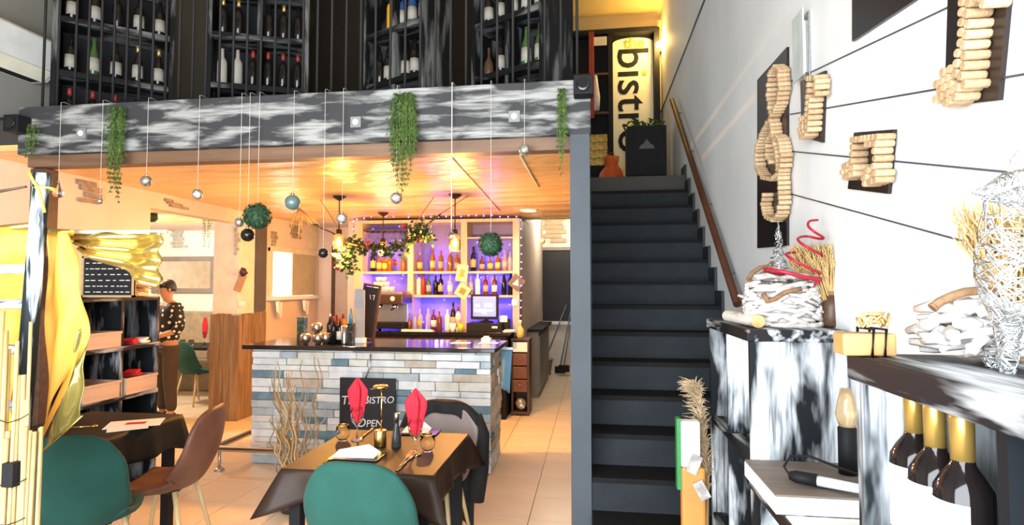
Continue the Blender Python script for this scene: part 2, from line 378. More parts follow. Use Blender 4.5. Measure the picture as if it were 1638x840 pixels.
for x in xs: link('baluster', bar, rl, (x, 0, 0))
MB().box(-4.2, -.02, 0, -.06, .02, .03).build('bottom_rail', M_iron, rl)
MB().box(-4.2, -.02, 2.2, -.06, .02, 2.23).build('top_rail', M_iron, rl)

def bottle_profile(kind, h, r):
    if kind == 'wine': p = [(.9, 0), (1, .01), (1, .58), (.93, .66), (.55, .74), (.38, .79), (.36, .99), (.3, 1)]
    elif kind == 'champ': p = [(.9, 0), (1, .01), (1, .45), (.85, .58), (.5, .72), (.36, .82), (.34, .98), (.3, 1)]
    elif kind == 'square': p = [(.95, 0), (1, .02), (1, .64), (.85, .72), (.38, .78), (.36, .98), (.3, 1)]
    elif kind == 'round': p = [(.7, 0), (1, .12), (1.1, .3), (.95, .5), (.5, .63), (.32, .7), (.3, .98), (.26, 1)]
    else: p = [(.95, 0), (1, .02), (.96, .5), (.8, .62), (.42, .75), (.36, .98), (.3, 1)]
    return [(a * r, b * h) for a, b in p]
BC = {}
def bottle(name, loc, h, r, gm, lm, cm, label, group, kind='wine', rz=0, rot=None, n=14, l0=.16, l1=.48):
    t = thing(name, label, 'bottle', loc, rz, group)
    if rot: t.rotation_euler = rot
    key = (kind, round(h, 3), round(r, 4), gm.name)
    if key not in BC: BC[key] = MB().lathe(bottle_profile(kind, h, r), n=n).mesh('glass', gm)
    link('glass', BC[key], t)
    if lm:
        k2 = ('l', round(h, 3), round(r, 4), lm.name, kind, l0)
        if k2 not in BC:
            rr = r * (1.02 if kind != 'round' else 1.12)
            BC[k2] = MB().lathe([(rr, h * l0), (rr, h * l1)], n=n).mesh('paper_label', lm)
        link('paper_label', BC[k2], t)
    if cm:
        k3 = ('c', round(h, 3), round(r, 4), cm.name)
        if k3 not in BC: BC[k3] = MB().lathe([(r * .40, h * .82), (r * .40, h * 1.0), (r * .36, h * 1.005)], n=n).mesh('cap', cm)
        link('cap', BC[k3], t)
    return t
def wine_rack(nm, a, b, depth, label, shelves, cols, loads, sidecol=None):
    """rack whose front bottom edge runs from a to b (xy)"""
    a = Vector((*a, 0)); b = Vector((*b, 0)); L = (b - a).length; ang = math.atan2(b.y - a.y, b.x - a.x)
    t = thing('wine_rack', label, 'wine rack', (a.x, a.y, 2.775), ang)
    H = 2.05
    for x in (0, L - .035): MB().box(x, 0, 0, x + .035, depth, H).build('side_panel', M_rack, t, .003)
    for c in range(1, cols): MB().box(L * c / cols - .014, .01, 0, L * c / cols + .014, depth, H).build('divider', M_rack, t)
    for z in shelves: MB().box(.035, 0, z - .045, L - .035, depth, z).build('shelf', M_rackx, t, .003)
    MB().box(0, depth - .012, 0, L, depth, H).build('back_panel', M_black, t)
    for z, row in loads:
        n = len(row)
        for k, it in enumerate(row):
            if not it: continue
            gm, lm, cm, h, kind, look = it
            p = a + Matrix.Rotation(ang, 3, 'Z') @ Vector((.035 + (L - .07) * (k + .5) / n, .10, 0))
            lvl = {20: 'bottom', 425: 'second', 825: 'third', 1225: 'fourth'}[round(z * 1000)]
            bottle('wine_bottle', (p.x, p.y, 2.775 + z), h, .037, gm, lm, cm, f'{look}, {ORD[k]} on {lvl} shelf, {nm}', 'bottles in the mezzanine racks', kind)
    return t
G, A_, GG, LB, GC, RC = M_winegl, M_amber, M_greengl, mat('dimmed_label', (.38, .35, .30), .7), M_foilcap, M_redcap  # label paper greyed, the mezzanine's dim light put into its colour
wl = (G, LB, None, .30, 'wine', 'dark bottle with white label')
rc = (G, None, RC, .30, 'wine', 'dark bottle with red capsule')
rl_ = (G, LB, RC, .30, 'wine', 'red-capped dark bottle with white label')
gc = (G, None, GC, .30, 'wine', 'dark bottle with gold capsule')
gr = (GG, LB, None, .31, 'champ', 'green bottle with white label')
ch = (G, LB, GC, .31, 'champ', 'dark sparkling bottle with gold neck')
wh = (LB, None, None, .30, 'wine', 'slim white bottle')
bk = (G, None, None, .29, 'wine', 'plain dark bottle')
blu = (mat('blue_bottle', (.02, .06, .16), .15), LB, None, .31, 'wine', 'blue bottle with white label')
sh = [.02, .425, .825, 1.225, 1.625, 2.03]
wine_rack('leftmost rack', (-3.86, 3.58), (-3.27, 4.07), .30, 'black dry-brushed wine rack nearest the air conditioner', sh, 1,
          [(.02, [rc, rl_, rc, bk, bk]), (.425, [wl, gr, wl, ch, ch]), (.825, [wl, wl, bk, wl, wl]), (1.225, [wl, bk, wl, bk, wl])])
wine_rack('rack second from left', (-2.93, 3.98), (-2.24, 4.26), .30, 'black dry-brushed wine rack, second from the left', sh, 2,
          [(.02, [bk, None, None, bk, None, bk]), (.425, [wh, wh, rc, rc, rc, rc]), (.825, [gc, gc, None, bk, gc, bk]), (1.225, [bk, wl, bk, bk, wl, bk])])
wine_rack('rack third from left', (-1.78, 4.26), (-1.21, 3.98), .34, 'black dry-brushed wine rack, third from the left', sh, 2,
          [(.02, [rc, bk, rl_, bk]), (.425, [bk, wl, bk, wl, wl, wl]), (.825, [None, (mat('yellow_bag', (.75, .35, .02), .4), None, RC, .32, 'square', 'yellow and red bottle'), blu, blu, blu]), (1.225, [bk, bk, wl, bk])])
wine_rack('rack nearest the stairs', (-.90, 4.20), (-.33, 3.90), .42, 'black dry-brushed wine rack nearest the stairs', sh, 2,
          [(.02, [ch, ch, wl, None, wl, wl]), (.425, [(M_brown, None, None, .24, 'round', 'wicker covered flask'), wl, None, gr, gr]), (.825, [wl, wl, gr, wl, gr]), (1.225, [wl, bk, wl, bk])])
# air conditioner on the left wall
ac = thing('air_conditioner', 'white wall-mounted air conditioner high on the left wall', 'air conditioner', (LX + .005, 2.86, 3.19))
prof = [(0, 0), (.14, .0), (.21, .06), (.215, .30), (.18, .33), (0, .33)]
MB().prism([(p[0], p[1]) for p in prof], 1, 0, .98).build('housing', mat('ac_plastic', (.80, .80, .78), .35), ac, .012)
MB().obox((.18, .49, .028), (.11, .9, .006), Matrix.Rotation(R(-40), 3, 'Y')).build('louvre', mat('ac_louvre', (.86, .82, .66), .4), ac)
MB().box(.04, .05, -.004, .13, .93, .004).build('air_outlet', M_black, ac)
# landing at the top of the stairs
y8 = 8.14
sg0, sg1 = aty(980, 62, y8), aty(1046, 245, y8)
cx = (sg0.x + sg1.x) / 2; hw = (sg1.x - sg0.x) / 2
sign = thing('bistro_sign', 'tall cream sign reading the bistro at the top of the stairs', 'sign', (cx, y8, 2.95))
zt = sg0.z - 2.95
pts = [(-hw, 0), (hw, 0), (hw, zt - .07)] + [(hw * math.cos(a), zt - .07 + .07 * math.sin(a)) for a in [PI * k / 10 for k in range(1, 10)]] + [(-hw, zt - .07)]
MB().prism(pts, 1, 0, .03).build('panel', mat('cream_sign', (.86, .80, .55), .5, col2=(.84, .78, .53)), sign)
me = text_mesh('bistro', 1, bold=.008); xs_ = [v.co.x for v in me.vertices]; k_ = 1.47 / (max(xs_) - min(xs_)); me.transform(Matrix.Diagonal((k_, k_ * .95, 1, 1))); me.materials.clear(); me.materials.append(M_black); me.materials.append(mat('olive_ink', (.25, .33, .05), .6))
par = list(range(len(me.vertices)))
def fd_(i):
    while par[i] != i: par[i] = par[par[i]]; i = par[i]
    return i
for e in me.edges: par[fd_(e.vertices[0])] = fd_(e.vertices[1])
isl = {}
for v in me.vertices: isl.setdefault(fd_(v.index), []).append(v.co)
dot = min(isl, key=lambda k: (max(c.x for c in isl[k]) - min(c.x for c in isl[k])) * (max(c.y for c in isl[k]) - min(c.y for c in isl[k])))
for f in me.polygons:
    if fd_(f.vertices[0]) == dot: f.material_index = 1
o = link('lettering', me, sign, (-.02, -.004, zt - .155 - .735), (R(90), R(90), 0))
me = text_mesh('the', .22, bold=.006); me.materials.clear(); me.materials.append(mat('olive_ink', (.25, .33, .05), .6))
link('lettering', me, sign, (0.02, -.004, zt - .085), (R(90), 0, 0))
# dark cupboards around the sign
cb = thing('landing_bookcase', 'black bookcase framing the sign on the landing', 'bookcase', (cx, 8.0, 2.775))
p = aty(945, 60, 8.0); q = aty(1055, 60, 8.0)
x0, x1 = p.x - cx - .3, q.x - cx
zz = aty(1000, 52, 8.0).z - 2.775
MB().box(x0, 0.165, 0, x1, .19, zz).build('back_panel', M_black, cb)
MB().box(hw + .005, 0, 0, x1, .16, zz).build('upright', M_black, cb)
MB().box(-hw - .07, 0, 0, -hw - .01, .16, zz).build('upright', M_black, cb)
MB().box(x0, 0, 0, x0 + .05, .16, zz).build('upright', M_black, cb)
MB().box(x0, -.01, zz, x1, .17, zz + .05).build('cornice', M_black, cb)
for z in (.35, .72, 1.25, 1.8): MB().box(x0 + .05, 0, z, -hw - .07, .16, z + .03).build('shelf', M_brown, cb)
def on_landing(px, py, y): return aty(px, py, y)
p0, p1 = aty(1003, 202, 6.75), aty(1067, 290, 6.75)
ch_ = thing('landing_cabinet', 'black cabinet with a pale lower drawer at the top of the stairs', 'cabinet', ((p0.x + p1.x) / 2, 6.75, 2.775))
w2 = (p1.x - p0.x) / 2; hh = p0.z - 2.775
MB().box(-w2, 0, .13, w2, .4, hh).build('body', M_black, ch_, .008)
MB().box(-w2 + .03, .01, .02, w2 - .03, .39, .125).build('drawer', mat('grey_drawer', (.30, .28, .25), .6), ch_)
MB().box(-w2, .38, 0, w2, .4, .13).build('plinth', M_black, ch_)
MB().prism([(-.09, hh * .62), (.09, hh * .62), (.07, hh * .68), (.04, hh * .70), (0, hh * .78), (-.04, hh * .70), (-.07, hh * .68)], 1, -.006, 0).build('emblem', mat('dim_emblem', (.10, .09, .08), .5), ch_)
rr = random.Random(3)
t = thing('cabinet_greenery', 'low green foliage lying on the landing cabinet', 'plant', (ch_.location.x, 6.95, 2.775 + hh))
m = MB()
for k in range(130):
    a = rr.uniform(0, 6.28); r_ = rr.uniform(0, 1); c = Vector((rr.uniform(-w2, w2), rr.uniform(-.17, .17), rr.uniform(.0, .10)))
    d = Vector((math.cos(a), math.sin(a), rr.uniform(.1, .6))) * .06; s_ = Vector((-math.sin(a), math.cos(a), .2)) * .014
    m.add([c - s_, c + d * .5 - s_ * 1.5, c + d, c + d * .5 + s_ * 1.5], [(0, 1, 2, 3)])
m.build('leaves', M_leaf2, t); MB().box(-w2 * .9, -.12, 0, w2 * .9, .12, .02).build('stem_mat', M_leaf, t)
# paper bag, gilded boxes and red book on the landing
p = aty(982, 255, 6.9)
t = thing('paper_bag', 'crumpled orange bag beside the landing cabinet', 'bag', (p.x - .02, 7.25, 2.775))
m = MB(); m.lathe([(.13, 0), (.16, .12), (.14, .26), (.08, .36), (.11, .46)], n=10); m.v = rough(m.v, .02, 5); m.build('body', mat('orange_bag', (.75, .13, .03), .5), t)
MB().tube([(-.04, 0, .42), (-.03, 0, .52), (.03, 0, .52), (.04, 0, .42)], .006, 6).build('handle', M_rope, t)
for k in range(4):
    p = aty(957, 205 + k * 13, 7.7)
    t = tag(MB().box(-.12, -.06, -.053, .12, .06, .053).build('gilt_box', mat('gilt_paper', (.62, .42, .10), .35, metal=.4, col2=(.3, .18, .04), scale=25), None, .006), f'gold patterned box, {ORD[k]} from top in the landing stack', 'box', 'gilt boxes on the landing')
    t.location = (p.x, 7.7, aty(957, 262, 7.7).z - .045 + .053 + (3 - k) * .107)
p = aty(957, 262, 7.7)
t = thing('landing_chest', 'low black chest under the gold boxes', 'chest', (p.x, 7.7, 2.775))
MB().box(-.16, -.12, 0, .16, .12, p.z - 2.775 - .06).build('body', M_black, t, .006); MB().box(-.17, -.13, p.z - 2.775 - .058, .17, .13, p.z - 2.775 - .045).build('lid', M_brown, t)
p = aty(960, 66, 7.9); q = aty(946, 100, 7.9)
tag(MB().box(-.09, -.01, -.06, .09, .01, .06).build('wall_card', mat('pale_card', (.8, .72, .45), .6), None, .002), 'small pale card at the top left of the landing bookcase', 'card').location = (p.x, 7.9, p.z)
t = tag(MB().box(-.035, -.02, -.6, .035, .02, .6).build('red_banner', mat('red_banner', (.35, .05, .02), .6), None, .004), 'narrow red banner beside the landing bookcase', 'banner'); t.location = (q.x, 7.85, aty(946, 120, 7.85).z)
t = tag(MB().lathe([(.001, 0), (.05, .01), (.06, .2), (.03, .42), (.02, .5)], n=12).build('white_vase', M_drift), 'slim white vase on the landing bookcase', 'vase'); t.location = (aty(953, 175, 7.9).x, 7.9, aty(953, 178, 7.9).z)
# landing wall lamp
p = aty(1060, 74, 8.05)
t = thing('landing_lamp', 'bare warm bulb lamp glowing on the landing wall', 'lamp', (p.x - .04, 8.12, p.z))
MB().lathe([(.06, 0), (.055, -.02), (.02, -.03)], axis=1).build('wall_plate', M_gold, t)
MB().cyl((0, -.02, 0), (0, -.07, 0), .018, n=10).build('holder', M_gold, t)
MB().ball((0, -.12, 0), .055).build('bulb', mat('warm_bulb', (1, .8, .35), .3, emit=60, ecol=(1, .62, .12)), t)
l = light('landing_lamp_light', 'POINT', (p.x - .04, 7.85, p.z), 55, (1, .62, .16), shadow_soft_size=.06)
# glass wall light over the cork boards
p = atx(1293, 75, RX)
t = thing('wall_sconce', 'frosted glass wall light above the cork music notes', 'wall light', (RX, p.y, p.z))
MB().box(-.012, -.035, -.15, 0, .035, .15).build('back_plate', M_steel, t, .004)
MB().box(-.045, -.065, -.145, -.038, .075, .155).build('glass_panel', mat('frosted_pane', (.80, .86, .82), .35, trans=.4), t, .003)
MB().box(-.038, -.012, -.12, -.012, .012, .12).build('tube', M_paper, t, .004)
# ---------------------------------------------------------------- stone-faced bar
BX0, BX1, BY0, BY1 = -3.12, -.88, 4.95, 5.60
ST = [mat('stone_' + n, c, .8, col2=c2, scale=9, bump=.5, bscale=30) for n, c, c2 in (
    ('cream', (.78, .79, .74), (.62, .62, .56)), ('pale', (.78, .84, .86), (.62, .68, .70)), ('grey', (.52, .60, .64), (.38, .46, .50)),
    ('blue', (.20, .33, .40), (.12, .21, .27)), ('tan', (.62, .57, .48), (.48, .43, .35)), ('white', (.86, .90, .91), (.72, .76, .77)))]
bar_ = thing('bar_counter', 'bar counter faced with split pale and blue-grey stone', 'bar counter', (0, 0, 0))
MB().box(BX0 + .03, BY0 + .03, 0, BX1 - .03, BY1, 1.05).build('carcass', mat('mortar_grey', (.22, .21, .19), .9), bar_)
MB().box(BX0 - .06, BY0 - .06, 1.05, BX1 + .05, BY1 + .06, 1.09).build('worktop', mat('dark_gloss_worktop', (.030, .024, .022), .12, col2=(.02, .017, .016), scale=6), bar_, .006)
rr = random.Random(11); z = .005; row = 0
while z < 1.03:
    h = min(rr.choice((.05, .062, .07, .082)), 1.048 - z); x = BX0
    while x < BX1 - .01:
        L = rr.uniform(.15, .44); x2 = min(x + L, BX1)
        if BX1 - x2 < .08: x2 = BX1
        d = rr.uniform(.0, .027); m = MB().box(x + .003, BY0 + d, z + .002, x2 - .003, BY0 + .032, z + h - .003); m.v = rough(m.v, .003, rr.random())
        m.build('stone', rr.choices(ST, (3, 5, 3.5, 3.2, 1.2, 5))[0], bar_, .003); x = x2
    y = BY0 + .02
    while y < BY1 - .01:
        L = rr.uniform(.16, .36); y2 = min(y + L, BY1)
        if BY1 - y2 < .1: y2 = BY1
        d = rr.uniform(.0, .02); m = MB().box(BX1 - .032, y + .002, z + .002, BX1 - d, y2 - .002, z + h - .003); m.v = rough(m.v, .003, rr.random())
        m.build('stone', rr.choices(ST, (4, 3, 3, 1, 3, 1))[0], bar_); y = y2
    z += h
# chrome foot rail
fr = thing('foot_rail', 'brushed steel foot rail along the base of the bar', 'foot rail', (0, 0, 0))
y = BY0 - .20
MB().tube([(BX0 - .22, BY0 + .35, .19), (BX0 - .22, y + .06, .19), (BX0 - .20, y + .015, .19), (BX0 - .15, y, .19), (BX1 - .14, y, .19), (BX1 - .09, y, .185), (BX1 - .06, y, .15), (BX1 - .055, y, .10), (BX1 - .055, y, .0)], .026, 12).build('tube', M_steel, fr)
for x in (BX0 - .16, (BX0 + BX1) / 2):
    MB().cyl((x, y, 0), (x, y, .17), .014, n=10).build('support', M_steel, fr); MB().lathe([(.045, 0), (.04, .015), (.016, .025)], (x, y, 0)).build('flange', M_steel, fr)
MB().lathe([(.05, 0), (.045, .015), (.03, .025)], (BX1 - .055, y, 0)).build('flange', M_steel, fr)
# chalkboard hung on the bar front
p0, p1 = aty(544, 604, 4.9), aty(632, 690, 4.9)
W_, H_ = p1.x - p0.x, p0.z - p1.z + .02
t = thing('chalkboard_sign', 'black chalkboard lettered The Bistro Open hanging on the bar', 'chalkboard', ((p0.x + p1.x) / 2, 4.895, p0.z - H_))
MB().box(-W_ / 2, 0, 0, W_ / 2, .018, H_).build('board', mat('slate_board', (.016, .017, .02), .6), t, .003)
for s, zz, sz, dx in (('The Bistro', H_ * .60, .108, 0), ('Open', H_ * .18, .108, .02)):
    me = text_mesh(s, sz, shear=.18, caps=True); me.materials.clear(); me.materials.append(mat('chalk', (.85, .85, .85), .9)); link('lettering', me, t, (dx, -.002, zz), (R(90), R(-3), 0))
MB().tube([(-.02, .006, H_), (0.02, .006, H_ + .10), (.02, .02, H_ + .21)], .006, 6).build('chain', M_steel, t)
# things standing on the bar
M_merc = mat('mercury_glass', (.62, .58, .50), .22, metal=.9, col2=(.35, .30, .22), scale=40, bump=.5, bscale=50)
for k, (px, py, ly) in enumerate(((489, 541, 5.05), (509, 541, 5.05), (521, 540, 5.13), (507, 523, 5.08))):
    p = aty(px, py, ly); z0 = 1.09 if k < 3 else 1.188
    t = thing('candle_globe', ['leftmost silver mosaic candle globe on the bar', 'front silver mosaic candle globe under the stacked one', 'rear right silver mosaic candle globe on the bar', 'silver mosaic candle globe stacked on top of the others'][k], 'candle holder', (p.x, ly, z0), 0, 'candle globes on the bar')
    MB().lathe([(.024, 0), (.026, .006), (.045, .025), (.053, .052), (.047, .08), (.036, .098), (.033, .096), (.043, .079), (.048, .052), (.04, .028), (.001, .012)]).build('cup', M_merc, t)
    MB().lathe([(.02, .015), (.02, .04), (.001, .042)], n=12).build('tea_light', M_drift, t)
p = aty(483, 550, 5.25)
t = thing('tin_canister', 'tall dark green lettered tin on the bar', 'tin', (p.x, 5.25, 1.09)); MB().box(-.042, -.03, 0, .042, .03, .225).build('body', mat('dark_green_tin', (.03, .06, .04), .4, col2=(.12, .16, .11), scale=22, lo=.5, hi=.6), t, .008); MB().box(-.043, -.031, .225, .043, .031, .24).build('lid', mat('tin_lid', (.2, .22, .18), .4, metal=.6), t, .004)
def bot_on(px, y, z, h, r, gm, lm, cm, look, group='bottles on the bar', kind='wine', nm='bottle', **kw):
    p = aty(px, 500, y); return bottle(nm, (p.x, y, z), h, r, gm, lm, cm, look, group, kind, **kw)
for px, y, h, gm, cm, look in ((528, 5.22, .27, M_winegl, M_steel, 'dark bottle with steel pourer at left of the bar bottles'), (534, 5.14, .25, M_winegl, M_redcap, 'dark bottle with red cap beside the candle globes'),
                               (539, 5.24, .27, M_amber, M_redcap, 'brown bottle with red cap, second from the orange bottle'), (544, 5.15, .24, M_winegl, M_redcap, 'short dark bottle in front of the orange bottle'),
                               (549, 5.22, .28, mat('orange_glass', (.55, .15, .02), .1), M_redcap, 'tall orange bottle on the bar')):
    bot_on(px, y, 1.09, h, .03, gm, M_label if h == .24 else None, cm, look)
p = aty(551, 540, 5.08); tag(MB().lathe([(.028, 0), (.030, .01), (.030, .17), (.027, .172), (.026, .012), (.001, .01)]).build('steel_tumbler', M_steel), 'tall brushed steel shaker cup on the bar', 'shaker').location = (p.x, 5.08, 1.09)
p = aty(561, 540, 5.12)
t = thing('straw_dispenser', 'slim black lettered dispenser box with blue top', 'dispenser', (p.x, 5.12, 1.09)); MB().box(-.028, -.03, 0, .028, .03, .19).build('box', mat('black_card', BLK, .4, col2=(.10, .10, .11), scale=30, lo=.55, hi=.6), t); MB().lathe([(.02, .19), (.018, .25), (.01, .29), (.009, .33)], n=12).build('blue_neck', mat('blue_glass', (.05, .25, .38), .1), t)
p = aty(575, 540, 5.2)
t = thing('menu_stand', 'tall clear acrylic menu stand holding a grey leaflet', 'menu stand', (p.x, 5.2, 1.09)); MB().box(-.055, -.04, 0, .055, .04, .05).build('base', M_paper, t, .004); MB().box(-.045, -.003, .05, .05, .004, .50).build('sheet', mat('acrylic', (.62, .58, .52), .15, trans=.35), t); MB().box(-.052, -.006, .33, .025, -.003, .51).build('leaflet', mat('grey_leaflet', (.36, .38, .42), .6), t)
# leaning framed blackboard behind the bar
p = aty(588, 535, 5.55)
t = thing('leaning_blackboard', 'dark framed blackboard leaning at the end of the bar', 'blackboard', (p.x, 5.5, 1.09), R(-8)); Q = Matrix.Rotation(R(8), 3, 'Y')
MB().obox(Q @ Vector((0, 0, .28)), (.15, .012, .50), Q).build('slate', mat('slate_board', BLK, .6), t)
for dx in (-.085, .085): MB().obox(Q @ Vector((dx, -.004, .28)), (.022, .025, .56), Q).build('frame_side', M_brown, t)
for dz in (.011, .55): MB().obox(Q @ Vector((0, -.004, dz)), (.15, .025, .022), Q).build('frame_rail', M_brown, t)
for ch_s, dx in (('1', -.005), ('7', .035)):
    me = text_mesh(ch_s, .07); me.materials.clear(); me.materials.append(MATS['chalk']); link('lettering', me, t, tuple(Q @ Vector((dx, -.012, .43))), (R(90), R(-8), 0))
for k, (px, py) in enumerate(((737, 549), (782, 549))):
    p = atz(px, py, 1.0905); tag(MB().box(-.09, -.06, 0, .09, .06, .003).build('paper_slip', M_paper), ['white paper lying on the middle of the bar top', 'white paper lying at the right end of the bar top'][k], 'paper').location = (p.x, p.y, 1.0905)
p = atz(784, 545, 1.09); t = thing('napkin_box', 'small white box at the right end of the bar', 'box', (p.x, 5.42, 1.09)); MB().box(-.045, -.035, 0, .045, .035, .045).build('body', M_paper, t, .004); MB().box(-.025, -.02, .045, .025, .02, .06).build('napkins', M_paper, t)
p = aty(813, 590, 5.68)
t = thing('blue_towel', 'light blue tea towel hanging off the bar end', 'towel', (p.x - .02, 5.675, .62)); m = MB()
m.grid(lambda u, v: (-.05 + .11 * u * (1 - .2 * v), .012 * math.sin(u * 9 + v * 2), .38 * (1 - v) - .05 * u * v), 8, 10); o = m.build('cloth', mat('blue_cloth', (.20, .42, .62), .8, bump=.3), t); so = o.modifiers.new('s', 'SOLIDIFY'); so.thickness = .006
MB().box(-.06, -.02, .38, .07, .02, .40).build('hook_bar', M_steel, t)
# ---------------------------------------------------------------- back bar
BC0 = 6.98
bc = thing('back_counter', 'dark back counter under the bottle shelves', 'counter', (0, 0, 0))
MB().box(-3.34, BC0 + .03, 0, -1.06, 7.78, 1.02).build('cabinet', M_black, bc); MB().box(-3.36, BC0, 1.02, -1.02, 7.78, 1.06).build('worktop', M_gblack, bc, .004)
for k in range(4): MB().box(-3.36 + k * .57, BC0 + .012, .1, -2.83 + k * .57, BC0 + .03, .98).build('door', M_brown, bc, .004)
SY = 7.40
def zat(py): return aty(700, py, SY).z
def xat(px): return aty(px, 440, SY).x
M_shelfw = mat('pale_shelf_timber', (.54, .44, .33), .5, col2=(.45, .36, .26), scale=4, stretch=(4, 4, .6))
sf = thing('bottle_shelves', 'tall pale timber bottle shelving with three bays behind the bar', 'shelf', (0, 0, 0))
posts = [(566, 579), (652, 661), (737, 747), (820, 831)]
ztop = zat(351)
for a, b in posts: MB().box(xat(a), SY, 1.06, xat(b), 7.76, ztop).build('upright', M_shelfw, sf, .003)
for py, th in ((434, .03), (472, .03), (351, .04)):
    for k in range(3): MB().box(xat(posts[k][1]), SY + .01, zat(py) - th, xat(posts[k + 1][0]), 7.76, zat(py)).build('shelf_board', M_shelfw, sf)
MB().box(xat(747), SY + .01, zat(380) - .02, xat(820), 7.76, zat(380)).build('shelf_board', M_shelfw, sf)
for k in range(3): MB().box(xat(posts[k][1]), 7.755, 1.06, xat(posts[k + 1][0]), 7.765, ztop - .04).build('back_panel', mat('mauve_panel', (.20, .17, .36), .6), sf)
MB().box(xat(566), SY + .02, zat(368), xat(652), SY + .30, zat(366)).build('glass_rack', M_brown, sf)
gp = [(.03, 0), (.028, .002), (.004, .006), (.004, .07), (.012, .078), (.028, .10), (.031, .13), (.026, .16), (.024, .16), (.029, .13), (.026, .101), (.001, .079)]
gm_ = MB().lathe(gp, n=12).mesh('bowl', M_glass)
for k in range(8):
    px = 584 + k * 9
    t = thing('hanging_glass', f'upside-down stemmed glass, {ORD[k]} from left under the shelf rack', 'glass', (xat(px), SY + .06, zat(368)), 0, 'hanging stemware'); o = link('bowl', gm_, t, (0, 0, 0), (PI, 0, 0)); 
YL, CR = mat('yellow_label', (.70, .48, .14), .6), mat('clear_spirit', (.75, .72, .72), .08, trans=.6)
WHT, PNK, AMB2 = mat('white_carton', (.80, .78, .74), .5), mat('rose_glass', (.62, .30, .40), .08, trans=.4), mat('whisky_glass', (.30, .11, .015), .08, trans=.25)
zu, zm, zc = zat(434), zat(472), 1.06
rows = [(zu, 'top shelf', [(596, .31, G, YL, None, 'wine', 'tall dark bottle with yellow label'), (606, .26, AMB2, YL, M_redcap, 'square', 'amber bottle with yellow label'), (615, .24, AMB2, YL, None, 'square', 'squat amber bottle with yellow label'), (623, .25, AMB2, None, None, 'wine', 'slim amber bottle'),
        (645, .22, AMB2, None, M_redcap, 'square', 'small amber flask'), (671, .26, AMB2, YL, GC, 'round', 'round amber bottle with yellow label'), (692, .30, AMB2, YL, None, 'square', 'tall amber whisky bottle'), (705, .28, AMB2, LB, None, 'square', 'amber bottle with pale label'),
        (720, .28, AMB2, None, GC, 'square', 'amber bottle with gold cap'), (731, .24, AMB2, LB, None, 'square', 'short amber bottle'), (757, .33, G, YL, None, 'wine', 'tall dark bottle with bright yellow label'), (771, .20, M_amber, LB, None, 'square', 'squat dark bottle'),
        (784, .22, AMB2, YL, None, 'round', 'round amber cognac bottle'), (796, .24, AMB2, YL, None, 'square', 'amber bottle with orange label'), (807, .27, PNK, LB, None, 'wine', 'pink bottle'), (816, .26, CR, None, None, 'wine', 'clear bottle')]),
        (zm, 'middle shelf', [(670, .29, WHT, None, M_redcap, 'square', 'white bottle with red top'), (677, .31, M_redcap, None, None, 'wine', 'slim red bottle'), (686, .27, GG, LB, None, 'wine', 'green bottle with white label'), (697, .26, G, None, None, 'wine', 'black bottle'),
        (705, .28, G, LB, None, 'square', 'black bottle with pale label'), (720, .27, CR, WHT, None, 'wine', 'clear bottle with white label'), (753, .25, CR, LB, None, 'wine', 'slim clear bottle'), (764, .29, WHT, None, None, 'square', 'white ceramic bottle'), (777, .27, mat('red_liqueur', (.22, .02, .04), .1), LB, None, 'square', 'dark red bottle'),
        (791, .27, M_amber, WHT, None, 'square', 'brown bottle with white label'), (806, .33, G, None, GC, 'champ', 'broad dark bottle'), (817, .30, G, None, None, 'wine', 'dark bottle by the upright')]),
        (zc, 'back counter', [(664, .24, CR, None, None, 'square', 'clear bottle'), (672, .27, CR, YL, None, 'square', 'clear bottle with yellow label'), (685, .28, CR, None, None, 'wine', 'tall clear bottle'), (694, .27, mat('plum_glass', (.12, .02, .06), .1), WHT, None, 'square', 'plum bottle with white label'),
        (703, .25, M_amber, None, None, 'square', 'brown bottle'), (716, .27, WHT, None, None, 'square', 'white bottle'), (725, .36, G, LB, None, 'wine', 'tall dark wine bottle'), (733, .30, WHT, LB, M_redcap, 'square', 'white bottle with red cap'), (655, .22, AMB2, None, None, 'round', 'round amber bottle'), (648, .25, CR, None, None, 'wine', 'slim clear bottle')])]
for z, nm, items in rows:
    for k, (px, h, gm, lm, cm, kind, look) in enumerate(items):
        y = SY + .12 if nm != 'back counter' else 7.28
        p = aty(px, 470, y); bay = 'left' if px < 656 else 'middle' if px < 742 else 'right'
        bottle('liquor_bottle', (p.x, y, z), h, .036, gm, lm, cm, f'{look} on {nm}, {bay} bay of bar shelving', 'spirits behind the bar', kind)
# coffee machine
p = aty(623, 520, 7.15); zz = 1.06
cm_ = thing('coffee_machine', 'dark two-group espresso machine on the back counter', 'coffee machine', (p.x, 7.16, zz))
MB().box(-.22, -.16, .03, .22, .22, .10).build('drip_tray', M_black, cm_, .006); MB().box(-.22, .05, .10, .22, .22, .40).build('back_body', M_steel, cm_, .006); MB().box(-.23, -.18, .34, .23, .22, .47).build('head', mat('dark_bronze', (.10, .065, .045), .3, metal=.6), cm_, .015)
MB().box(-.21, -.14, .47, .21, .2, .50).build('cup_rail', M_steel, cm_)
for s in (-.1, .1):
    MB().lathe([(.036, 0), (.036, -.05), (.03, -.06)], (s, -.09, .34)).build('group_head', M_chrome, cm_); MB().tube([(s, -.11, .29), (s, -.22, .275)], .012, 8).build('portafilter', M_black, cm_)
    MB().lathe([(.03, 0), (.03, -.012), (.001, -.014)], (s, -.18, .41), axis=1).build('gauge', M_paper, cm_)
for s in (-.2, .2):
    for yv in (-.12, .18): MB().cyl((s, yv, 0), (s, yv, .03), .02, n=10).build('foot', M_black, cm_)
cupm = MB().lathe([(.02, 0), (.034, .025), (.036, .06), (.033, .06), (.03, .026), (.001, .006)], n=12).mesh('cup', M_drift)
k = 0
